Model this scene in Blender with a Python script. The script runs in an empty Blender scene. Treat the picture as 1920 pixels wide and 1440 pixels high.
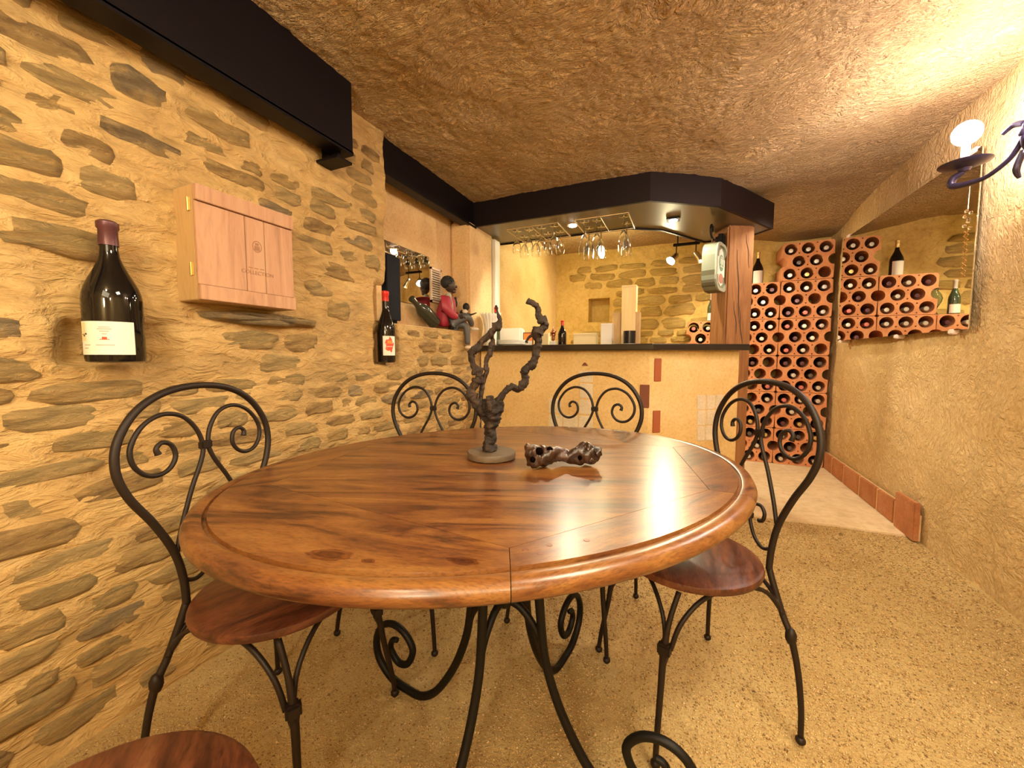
import bpy, bmesh, math, random
import numpy as np
from mathutils import Vector, Matrix, noise as mnoise

random.seed(7)
rng = np.random.default_rng(11)
PI = math.pi
SC = bpy.context.scene
COL = SC.collection

# ------------------------------------------------------------------ camera, world, exposure
cam_d = bpy.data.cameras.new('camera')
cam = bpy.data.objects.new('camera', cam_d)
COL.objects.link(cam)
cam_d.sensor_width = 36.0
cam_d.lens = 36.0 * 740.0 / 1920.0
cam_d.clip_start = 0.02
CAM_P = Vector((0.0, 0.0, 1.05))
PITCH, YAW, ROLL = math.radians(4.02), math.radians(23.66), 0.0
_fw = Vector((-math.sin(YAW) * math.cos(PITCH), math.cos(YAW) * math.cos(PITCH), -math.sin(PITCH)))
cam.matrix_world = Matrix.Translation(CAM_P) @ _fw.to_track_quat('-Z', 'Y').to_matrix().to_4x4() @ Matrix.Rotation(ROLL, 4, 'Z')
SC.camera = cam
SC.view_settings.view_transform = 'Standard'
SC.view_settings.look = 'None'
SC.view_settings.gamma = 1.0
SC.view_settings.use_curve_mapping = False
SC.view_settings.exposure = 0.32
SC.cycles.max_bounces = 8
SC.cycles.transmission_bounces = 8
SC.cycles.caustics_reflective = False
SC.cycles.caustics_refractive = False

world = bpy.data.worlds.new('world')
SC.world = world
world.use_nodes = True
world.node_tree.nodes['Background'].inputs[0].default_value = (1.0, 0.75, 0.5, 1)
world.node_tree.nodes['Background'].inputs[1].default_value = 0.05


def lamp(name, kind, loc, energy, color, size=0.1, target=None, size_y=None, spot=None, blend=0.5):
    d = bpy.data.lights.new(name, kind)
    d.energy = energy
    d.color = color
    if kind == 'AREA':
        d.size = size
        if size_y:
            d.shape = 'RECTANGLE'
            d.size_y = size_y
    else:
        d.shadow_soft_size = size
    if kind == 'SPOT':
        d.spot_size = math.radians(spot)
        d.spot_blend = blend
    o = bpy.data.objects.new(name, d)
    o.location = loc
    if target is not None:
        o.rotation_euler = (Vector(target) - Vector(loc)).to_track_quat('-Z', 'Y').to_euler()
    COL.objects.link(o)
    return o


WARM = (1.0, 0.87, 0.60)
# one ceiling lamp out of view, then unseen fill lights added for brightness
lamp('ceiling_lamp', 'POINT', (-0.35, -0.45, 2.06), 26, WARM, 0.06)
lamp('rear_fill_light', 'POINT', (0.95, -0.75, 1.75), 25, WARM, 0.06)  # added unseen fill for the left wall and ceiling
lamp('rear_fill_light', 'POINT', (0.1, -1.4, 1.60), 52, WARM, 0.10)  # added unseen fill, mainly brightens the ceiling
lamp('area_fill_rear', 'AREA', (0.2, -0.95, 2.10), 20, WARM, 1.2, (0.0, 0.9, 0.7), 0.7)  # broad soft fill added behind the camera
lamp('area_fill_front', 'AREA', (0.60, 0.60, 2.14), 30, WARM, 0.5, (0.25, 0.45, 0.0), 0.4)  # overhead soft fill added for the floor and right side
# lamps of the bar
lamp('bar_spot_light', 'SPOT', (-0.17, 4.27, 1.93), 40, (1.0, 0.86, 0.50), 0.035, (-1.1, 3.4, 1.2), spot=150, blend=0.6)
lamp('bar_spot_light', 'SPOT', (0.10, 4.24, 1.96), 48, (1.0, 0.84, 0.50), 0.035, (0.75, 4.3, 0.9), spot=150, blend=0.6)
lamp('bar_wash_light', 'POINT', (-0.75, 3.9, 2.05), 12, (1.0, 0.83, 0.45), 0.06)
lamp('canopy_spot_light', 'SPOT', (-0.80, 2.96, 2.015), 46, (1.0, 0.88, 0.62), 0.03, (-0.80, 2.7, 0.0), spot=150, blend=0.5)
lamp('canopy_spot_light', 'SPOT', (-0.10, 3.13, 2.015), 46, (1.0, 0.88, 0.62), 0.03, (-0.0, 2.7, 0.0), spot=150, blend=0.5)
lamp('rack_light', 'SPOT', (0.72, 3.45, 2.14), 26, (1.0, 0.86, 0.62), 0.05, (0.78, 3.7, 0.2), spot=140, blend=0.6)


# ------------------------------------------------------------------ measuring helpers (pixel of the photo -> point on a plane)
_Fp = 740.0
_rt = Vector((math.cos(YAW), math.sin(YAW), 0))
_up = _rt.cross(_fw)


def ray(u, v):
    return (u - 960) * _rt + _Fp * _fw + (720 - v) * _up


def on_z(u, v, z):
    d = ray(u, v)
    return CAM_P + d * ((z - CAM_P.z) / d.z)


def on_x(u, v, x):
    d = ray(u, v)
    return CAM_P + d * (x / d.x)


def on_y(u, v, y):
    d = ray(u, v)
    return CAM_P + d * (y / d.y)


def facing(u, v, p, off=0.0):
    """point of the plane through p, square to the horizontal view axis"""
    n = Vector((_fw.x, _fw.y, 0)).normalized()
    d = ray(u, v)
    return CAM_P + d * (((Vector(p) - CAM_P).dot(n) + off) / d.dot(n))


# ------------------------------------------------------------------ numpy noise
_tab = rng.random((256, 256))


def vnoise(x, y, s=0):
    x = np.asarray(x, float) + 17.3 * s
    y = np.asarray(y, float) + 31.7 * s
    xi = np.floor(x).astype(int)
    yi = np.floor(y).astype(int)
    fx = x - xi
    fy = y - yi
    fx = fx * fx * fx * (fx * (fx * 6 - 15) + 10)
    fy = fy * fy * fy * (fy * (fy * 6 - 15) + 10)
    a = _tab[xi & 255, yi & 255]
    b = _tab[(xi + 1) & 255, yi & 255]
    c = _tab[xi & 255, (yi + 1) & 255]
    d = _tab[(xi + 1) & 255, (yi + 1) & 255]
    return (a * (1 - fx) + b * fx) * (1 - fy) + (c * (1 - fx) + d * fx) * fy - 0.5


def fbm(x, y, s=0, octs=4, gain=0.5):
    t = 0
    a = 1.0
    for i in range(octs):
        t = t + a * vnoise(x * 2 ** i, y * 2 ** i, s + i * 3)
        a *= gain
    return t


def sstep(a, b, x):
    t = np.clip((x - a) / (b - a), 0, 1)
    return t * t * (3 - 2 * t)


# ------------------------------------------------------------------ materials
MATS = {}


def nodes(name):
    m = bpy.data.materials.new(name)
    m.use_nodes = True
    nt = m.node_tree
    return m, nt, nt.nodes['Principled BSDF']


def N(nt, t, **kw):
    n = nt.nodes.new(t)
    for k, v in kw.items():
        if k in n.inputs:
            n.inputs[k].default_value = v
        else:
            setattr(n, k, v)
    return n


def flat(name, col, rough=0.5, metal=0.0, **kw):
    m, nt, b = nodes(name)
    b.inputs['Base Color'].default_value = (*col, 1)
    b.inputs['Roughness'].default_value = rough
    b.inputs['Metallic'].default_value = metal
    for k, v in kw.items():
        b.inputs[k.replace('_', ' ')].default_value = v
    MATS[name] = m
    return m


def ramp(nt, fac, stops):
    r = nt.nodes.new('ShaderNodeValToRGB')
    el = r.color_ramp.elements
    while len(el) < len(stops):
        el.new(0.5)
    for e, (p, c) in zip(el, stops):
        e.position = p
        e.color = (*c, 1)
    nt.links.new(fac, r.inputs[0])
    return r.outputs[0]


def coords(nt, scale=(1, 1, 1), rot=(0, 0, 0), kind='Object'):
    tc = nt.nodes.new('ShaderNodeTexCoord')
    mp = nt.nodes.new('ShaderNodeMapping')
    mp.inputs['Scale'].default_value = scale
    mp.inputs['Rotation'].default_value = rot
    nt.links.new(tc.outputs[kind], mp.inputs[0])
    return mp.outputs[0]


def bump(nt, b, hs, dist):
    prev = None
    for h, s in hs:
        n = nt.nodes.new('ShaderNodeBump')
        n.inputs['Strength'].default_value = s
        n.inputs['Distance'].default_value = dist
        nt.links.new(h, n.inputs['Height'])
        if prev:
            nt.links.new(prev, n.inputs['Normal'])
        prev = n.outputs[0]
    nt.links.new(prev, b.inputs['Normal'])


def plaster(name, c1, c2, c3, s1=3.0, fine=60, fs=0.6, dist=0.006, strokes=False, rough=0.85, st=(1, 1, 1), low_tint=0.45):
    m, nt, b = nodes(name)
    L = nt.links.new
    v = coords(nt, st)
    n1 = N(nt, 'ShaderNodeTexNoise', Scale=s1, Detail=6.0, Roughness=0.62)
    L(v, n1.inputs['Vector'])
    col = ramp(nt, n1.outputs['Fac'], [(0.3, c1), (0.5, c2), (0.72, c3)])
    b.inputs['Roughness'].default_value = rough
    n2 = N(nt, 'ShaderNodeTexNoise', Scale=fine, Detail=5.0, Roughness=0.6, Distortion=0.6)
    L(v, n2.inputs['Vector'])
    hs = [(n2.outputs['Fac'], fs)]
    if strokes:
        nw = N(nt, 'ShaderNodeTexNoise', Scale=1.7, Detail=2.0)
        L(v, nw.inputs['Vector'])
        wv = N(nt, 'ShaderNodeVectorMath', operation='MULTIPLY_ADD')
        L(nw.outputs['Color'], wv.inputs[0])
        wv.inputs[1].default_value = (0.5, 0.5, 0.5)
        L(v, wv.inputs[2])
        mw = nt.nodes.new('ShaderNodeMapping')
        mw.inputs['Scale'].default_value = (0.55, 1.35, 1.0)
        mw.inputs['Rotation'].default_value = (0.5, 0.4, 0.6)
        L(wv.outputs[0], mw.inputs[0])
        n3 = N(nt, 'ShaderNodeTexNoise', Scale=fine * 0.55, Detail=4.0, Roughness=0.6, Distortion=0.9)
        L(mw.outputs[0], n3.inputs['Vector'])
        r3 = ramp(nt, n3.outputs['Fac'], [(0.38, (0, 0, 0)), (0.62, (1, 1, 1))])
        hs.append((r3, fs))
    # low values of the fine noise are tinted darker
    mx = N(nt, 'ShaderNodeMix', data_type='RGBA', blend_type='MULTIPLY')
    mx.inputs[0].default_value = low_tint
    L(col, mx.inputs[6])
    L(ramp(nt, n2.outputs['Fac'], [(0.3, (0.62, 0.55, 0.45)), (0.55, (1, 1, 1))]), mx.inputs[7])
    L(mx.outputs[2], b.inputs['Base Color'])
    bump(nt, b, hs, dist)
    MATS[name] = m
    return m


def stone_mat(name, stops, smear=(0.57, 0.38, 0.155)):
    m, nt, b = nodes(name)
    L = nt.links.new
    v = coords(nt, kind='Generated')
    vo = coords(nt, (0.75, 2.4, 1.4))
    oi = nt.nodes.new('ShaderNodeObjectInfo')
    n1 = N(nt, 'ShaderNodeTexNoise', Scale=13.0, Detail=7.0, Roughness=0.72)
    L(vo, n1.inputs['Vector'])
    ad = N(nt, 'ShaderNodeMath', operation='MULTIPLY_ADD')
    L(oi.outputs['Random'], ad.inputs[0])
    ad.inputs[1].default_value = 0.48
    L(n1.outputs['Fac'], ad.inputs[2])
    sb = N(nt, 'ShaderNodeMath', operation='SUBTRACT')
    L(ad.outputs[0], sb.inputs[0])
    sb.inputs[1].default_value = 0.27
    col = ramp(nt, sb.outputs[0], stops)
    n5 = N(nt, 'ShaderNodeTexNoise', Scale=8.0, Detail=5.0, Roughness=0.7)
    L(coords(nt), n5.inputs['Vector'])
    mk = ramp(nt, n5.outputs['Fac'], [(0.46, (0, 0, 0)), (0.62, (1, 1, 1))])
    mx = N(nt, 'ShaderNodeMix', data_type='RGBA')
    L(mk, mx.inputs[0])
    L(col, mx.inputs[6])
    mx.inputs[7].default_value = (*smear, 1)
    L(mx.outputs[2], b.inputs['Base Color'])
    b.inputs['Roughness'].default_value = 0.9
    n2 = N(nt, 'ShaderNodeTexNoise', Scale=20.0, Detail=8.0, Roughness=0.68, Distortion=0.9)
    L(vo, n2.inputs['Vector'])
    bump(nt, b, [(n2.outputs['Fac'], 1.0)], 0.040)
    MATS[name] = m
    return m


def wood(name, stops, angle=0.0, axis='Z', scale=6.0, stretch=9.0, rough=0.35, coat=0.0, dist=0.0012, bs=0.25, knots=(), pores=0.0):
    m, nt, b = nodes(name)
    L = nt.links.new
    rot = (0, 0, angle)
    st = (1, stretch, stretch) if axis == 'X' else ((stretch, stretch, 1) if axis == 'Z' else (stretch, 1, stretch))
    tc = nt.nodes.new('ShaderNodeTexCoord')
    r0 = nt.nodes.new('ShaderNodeMapping')
    r0.inputs['Rotation'].default_value = rot
    L(tc.outputs['Object'], r0.inputs[0])
    oi = nt.nodes.new('ShaderNodeObjectInfo')
    sh = N(nt, 'ShaderNodeVectorMath', operation='ADD')
    cmb = nt.nodes.new('ShaderNodeCombineXYZ')
    ml = N(nt, 'ShaderNodeMath', operation='MULTIPLY')
    L(oi.outputs['Random'], ml.inputs[0])
    ml.inputs[1].default_value = 13.0
    for i in range(3):
        L(ml.outputs[0], cmb.inputs[i])
    L(r0.outputs[0], sh.inputs[0])
    L(cmb.outputs[0], sh.inputs[1])
    mp = nt.nodes.new('ShaderNodeMapping')
    mp.inputs['Scale'].default_value = st
    L(sh.outputs[0], mp.inputs[0])
    n1 = N(nt, 'ShaderNodeTexNoise', Scale=scale * 0.35, Detail=5.0, Roughness=0.6, Distortion=1.4)
    L(mp.outputs[0], n1.inputs['Vector'])
    n2 = N(nt, 'ShaderNodeTexNoise', Scale=scale * 3.0, Detail=4.0, Roughness=0.7)
    L(mp.outputs[0], n2.inputs['Vector'])
    ad = N(nt, 'ShaderNodeMath', operation='MULTIPLY_ADD')
    L(n2.outputs['Fac'], ad.inputs[0])
    ad.inputs[1].default_value = 0.22
    L(n1.outputs['Fac'], ad.inputs[2])
    sb = N(nt, 'ShaderNodeMath', operation='SUBTRACT')
    L(ad.outputs[0], sb.inputs[0])
    sb.inputs[1].default_value = 0.11
    col = ramp(nt, sb.outputs[0], stops)
    if pores:
        n4 = N(nt, 'ShaderNodeTexNoise', Scale=scale * 9.0, Detail=3.0, Roughness=0.6)
        L(mp.outputs[0], n4.inputs['Vector'])
        mp4 = N(nt, 'ShaderNodeMix', data_type='RGBA', blend_type='MULTIPLY')
        mp4.inputs[0].default_value = pores
        L(col, mp4.inputs[6])
        L(ramp(nt, n4.outputs['Fac'], [(0.36, (0.35, 0.30, 0.28)), (0.52, (1, 1, 1))]), mp4.inputs[7])
        col = mp4.outputs[2]
    for (kx, ky, ka_, kr) in knots:
        km = nt.nodes.new('ShaderNodeMapping')
        km.vector_type = 'TEXTURE'
        km.inputs['Location'].default_value = (kx, ky, 0)
        km.inputs['Rotation'].default_value = (0, 0, ka_)
        km.inputs['Scale'].default_value = (kr * 2.4, kr, 10)
        L(tc.outputs['Object'], km.inputs[0])
        ln_ = N(nt, 'ShaderNodeVectorMath', operation='LENGTH')
        L(km.outputs[0], ln_.inputs[0])
        ad2 = N(nt, 'ShaderNodeMath', operation='MULTIPLY_ADD')
        L(n2.outputs['Fac'], ad2.inputs[0])
        ad2.inputs[1].default_value = 0.7
        L(ln_.outputs['Value'], ad2.inputs[2])
        kf_ = ramp(nt, ad2.outputs[0], [(0.40, (0.12, 0.07, 0.05)), (0.56, (0.50, 0.30, 0.22)), (0.70, (0.24, 0.14, 0.10)), (0.84, (0.70, 0.52, 0.42)), (0.96, (0.45, 0.30, 0.24)), (1.0, (1, 1, 1))])
        mk_ = N(nt, 'ShaderNodeMix', data_type='RGBA', blend_type='MULTIPLY')
        mk_.inputs[0].default_value = 1.0
        L(col, mk_.inputs[6])
        L(kf_, mk_.inputs[7])
        col = mk_.outputs[2]
    L(col, b.inputs['Base Color'])
    b.inputs['Roughness'].default_value = rough
    b.inputs['Coat Weight'].default_value = coat
    b.inputs['Coat Roughness'].default_value = 0.22
    bump(nt, b, [(n2.outputs['Fac'], bs)], dist)
    MATS[name] = m
    return m


def emit(name, col, s):
    m, nt, b = nodes(name)
    b.inputs['Base Color'].default_value = (*col, 1)
    b.inputs['Emission Color'].default_value = (*col, 1)
    b.inputs['Emission Strength'].default_value = s
    MATS[name] = m
    return m


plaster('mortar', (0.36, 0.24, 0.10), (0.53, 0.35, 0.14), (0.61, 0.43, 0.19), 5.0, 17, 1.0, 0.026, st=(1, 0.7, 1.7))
stone_mat('rubble', [(0.16, (0.28, 0.17, 0.07)), (0.30, (0.44, 0.28, 0.11)), (0.44, (0.56, 0.37, 0.14)), (0.54, (0.40, 0.29, 0.13)), (0.64, (0.54, 0.38, 0.16)), (0.80, (0.64, 0.46, 0.21))])
stone_mat('rubble_dark', [(0.2, (0.22, 0.15, 0.08)), (0.5, (0.36, 0.27, 0.15)), (0.8, (0.48, 0.36, 0.20))])
stone_mat('bar_stone', [(0.2, (0.60, 0.40, 0.11)), (0.4, (0.68, 0.48, 0.15)), (0.6, (0.74, 0.53, 0.18)), (0.85, (0.80, 0.62, 0.26))], (0.74, 0.53, 0.18))
plaster('bar_mortar', (0.60, 0.40, 0.11), (0.72, 0.52, 0.17), (0.80, 0.60, 0.24), 3.0, 26, 0.9, 0.012)
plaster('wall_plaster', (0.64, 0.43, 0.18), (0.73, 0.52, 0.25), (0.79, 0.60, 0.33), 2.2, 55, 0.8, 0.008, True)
plaster('smooth_plaster', (0.64, 0.42, 0.20), (0.71, 0.49, 0.25), (0.76, 0.55, 0.30), 3.0, 70, 0.35, 0.004)
plaster('bar_plaster', (0.66, 0.45, 0.18), (0.74, 0.54, 0.24), (0.80, 0.61, 0.32), 2.5, 60, 0.35, 0.004)
plaster('ceiling_plaster', (0.70, 0.46, 0.21), (0.81, 0.57, 0.28), (0.86, 0.64, 0.38), 1.6, 75, 1.0, 0.022, True, low_tint=0.35)
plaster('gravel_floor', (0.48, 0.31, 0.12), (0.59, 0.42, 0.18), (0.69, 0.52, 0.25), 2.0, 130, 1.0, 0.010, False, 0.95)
plaster('slab_concrete', (0.62, 0.47, 0.29), (0.70, 0.55, 0.36), (0.76, 0.62, 0.43), 2.5, 18, 0.2, 0.003)
flat('iron', (0.016, 0.009, 0.006), 0.5, 0.0, Specular_IOR_Level=0.3)
flat('iron_black', (0.005, 0.004, 0.0035), 0.5, 0.0, Specular_IOR_Level=0.25)
flat('steel_beam', (0.004, 0.0025, 0.004), 0.45, 0.0, Specular_IOR_Level=0.18)
flat('fascia_paint', (0.009, 0.005, 0.006), 0.5, 0.0, Specular_IOR_Level=0.18)
flat('panel_gloss', (0.10, 0.080, 0.050), 0.38, 0.0, Coat_Weight=0.35, Coat_Roughness=0.2)
flat('granite', (0.022, 0.017, 0.015), 0.14)
flat('chrome', (0.75, 0.72, 0.66), 0.18, 1.0)
flat('brass', (0.72, 0.50, 0.22), 0.3, 1.0)
flat('white', (0.78, 0.76, 0.70), 0.5)
flat('paper', (0.80, 0.77, 0.70), 0.7)
flat('cream_card', (0.80, 0.66, 0.38), 0.7)
flat('ink', (0.05, 0.045, 0.04), 0.7)
flat('ink_grey', (0.42, 0.40, 0.36), 0.7)
flat('red_wax', (0.55, 0.018, 0.015), 0.35)
flat('red_ink', (0.70, 0.07, 0.03), 0.6)
flat('orange_ink', (0.85, 0.25, 0.05), 0.6)
flat('burgundy_foil', (0.10, 0.035, 0.045), 0.35, 0.3)
flat('pale_foil', (0.62, 0.58, 0.52), 0.32, 0.5)
flat('gold_foil', (0.66, 0.50, 0.20), 0.3, 0.7)
flat('pink_foil', (0.55, 0.16, 0.14), 0.35, 0.3)
flat('dark_foil', (0.10, 0.09, 0.085), 0.35, 0.4)
flat('wine_glass_black', (0.006, 0.005, 0.005), 0.05, 0.0, Specular_IOR_Level=0.45)
flat('bottle_green', (0.035, 0.055, 0.030), 0.06, 0.0, Coat_Weight=1.0, Coat_Roughness=0.02)
flat('bottle_grey', (0.035, 0.040, 0.028), 0.07, 0.0, Specular_IOR_Level=0.6)
flat('white_plastic', (0.86, 0.84, 0.78), 0.3)
flat('white_milky', (0.80, 0.78, 0.72), 0.4)
flat('vent_paint', (0.70, 0.55, 0.42), 0.5)
flat('dark_gap', (0.05, 0.035, 0.025), 0.9)
flat('hollow_shade', (0.004, 0.002, 0.002), 1.0, 0.0, Specular_IOR_Level=0.0)
flat('black_gloss', (0.008, 0.008, 0.012), 0.2)
flat('speaker_black', (0.010, 0.011, 0.018), 0.8, Specular_IOR_Level=0.15)
flat('sign_shell', (0.20, 0.22, 0.16), 0.55, Specular_IOR_Level=0.25)
flat('sign_base', (0.10, 0.095, 0.055), 0.55, Specular_IOR_Level=0.25)
flat('sign_face', (0.34, 0.37, 0.29), 0.4)
flat('sign_green', (0.16, 0.32, 0.22), 0.3)
flat('sign_red', (0.50, 0.24, 0.18), 0.3)
flat('mirror', (0.86, 0.86, 0.83), 0.01, 1.0)
flat('glass_edge', (0.35, 0.40, 0.34), 0.1)
flat('plastic_clip', (0.80, 0.66, 0.58), 0.35)
flat('candle_cream', (0.78, 0.62, 0.42), 0.5)
flat('lamp_iron', (0.045, 0.035, 0.075), 0.32, 0.45)
flat('skin_dark', (0.045, 0.026, 0.020), 0.45)
flat('hair_black', (0.012, 0.010, 0.010), 0.7)
flat('jacket_red', (0.36, 0.025, 0.050), 0.5)
flat('vest_grey', (0.46, 0.43, 0.33), 0.5)
flat('trouser_grey', (0.085, 0.085, 0.090), 0.5)
flat('shoe_white', (0.68, 0.60, 0.48), 0.4)
flat('copper', (0.55, 0.24, 0.14), 0.3, 0.8)
flat('terracotta_brick', (0.36, 0.10, 0.035), 0.75)
flat('terracotta_dull', (0.19, 0.065, 0.035), 0.8)
flat('rock_cream', (0.72, 0.58, 0.34), 0.5)
emit('bulb', (1.0, 0.84, 0.82), 235.0)
emit('spot_glow', (1.0, 0.92, 0.74), 25.0)
emit('downlight_glow', (1.0, 0.92, 0.78), 16.0)

ROSE = [(0.26, (0.018, 0.007, 0.004)), (0.37, (0.060, 0.020, 0.008)), (0.45, (0.125, 0.042, 0.013)), (0.56, (0.185, 0.070, 0.018)), (0.68, (0.24, 0.105, 0.028)), (0.82, (0.11, 0.040, 0.014))]
for k in range(6):
    pass
wood('rosewood_board', ROSE, math.radians(-20), 'X', 7.0, 7.0, 0.30, 0.15, pores=0.55)
wood('rosewood_seat', [(0.30, (0.020, 0.007, 0.005)), (0.43, (0.075, 0.022, 0.012)), (0.56, (0.15, 0.046, 0.020)), (0.70, (0.21, 0.080, 0.036))], math.radians(30), 'X', 6.0, 5.0, 0.36, 0.0, pores=0.5)
wood('crate_oak', [(0.25, (0.30, 0.15, 0.085)), (0.45, (0.45, 0.25, 0.145)), (0.6, (0.50, 0.295, 0.175)), (0.8, (0.37, 0.20, 0.12))], 0, 'Z', 6.0, 9.0, 0.55, 0, 0.0006)
wood('crate_side', [(0.25, (0.42, 0.26, 0.11)), (0.5, (0.54, 0.36, 0.165)), (0.75, (0.48, 0.31, 0.14))], 0, 'Z', 6.0, 9.0, 0.55, 0, 0.0006)
wood('post_wood', [(0.25, (0.13, 0.046, 0.015)), (0.42, (0.24, 0.098, 0.028)), (0.6, (0.31, 0.138, 0.042)), (0.8, (0.37, 0.18, 0.065))], 0, 'Z', 5.0, 10.0, 0.7, 0, 0.004, 0.6)
wood('pale_wood', [(0.25, (0.66, 0.48, 0.22)), (0.5, (0.76, 0.58, 0.28)), (0.75, (0.80, 0.64, 0.36))], 0, 'Z', 5.0, 8.0, 0.6)
wood('vine_wood', [(0.34, (0.008, 0.004, 0.003)), (0.50, (0.022, 0.011, 0.006)), (0.64, (0.048, 0.025, 0.014)), (0.82, (0.10, 0.058, 0.034))], 0, 'Z', 16.0, 4.0, 0.75, 0, 0.004, 0.9)
wood('root_wood', [(0.32, (0.008, 0.004, 0.003)), (0.48, (0.028, 0.011, 0.006)), (0.64, (0.065, 0.025, 0.013)), (0.82, (0.12, 0.052, 0.030))], 0, 'Z', 14.0, 2.5, 0.32, 0.5, 0.004, 0.8)
wood('disc_wood', [(0.25, (0.05, 0.032, 0.018)), (0.5, (0.10, 0.066, 0.038)), (0.75, (0.15, 0.10, 0.06))], 0.4, 'X', 6.0, 6.0, 0.6, 0, 0.002)


def clay(name, c1, c2, c3):
    return plaster(name, c1, c2, c3, 7.0, 90, 0.4, 0.003)


clay('clay_rack', (0.50, 0.19, 0.08), (0.64, 0.27, 0.12), (0.72, 0.36, 0.18))
clay('terracotta', (0.36, 0.13, 0.05), (0.47, 0.185, 0.07), (0.52, 0.25, 0.12))
clay('beige_tile', (0.62, 0.54, 0.38), (0.70, 0.62, 0.46), (0.76, 0.69, 0.54))


def glass_mat(name, col, rough=0.0, ior=1.45):
    m, nt, b = nodes(name)
    b.inputs['Base Color'].default_value = (*col, 1)
    b.inputs['Roughness'].default_value = rough
    b.inputs['Transmission Weight'].default_value = 1.0
    b.inputs['IOR'].default_value = ior
    MATS[name] = m
    return m


glass_mat('clear_glass', (0.98, 0.98, 0.97))
glass_mat('smoked_glass', (0.62, 0.70, 0.66))
glass_mat('green_glass', (0.30, 0.50, 0.26))


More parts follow.
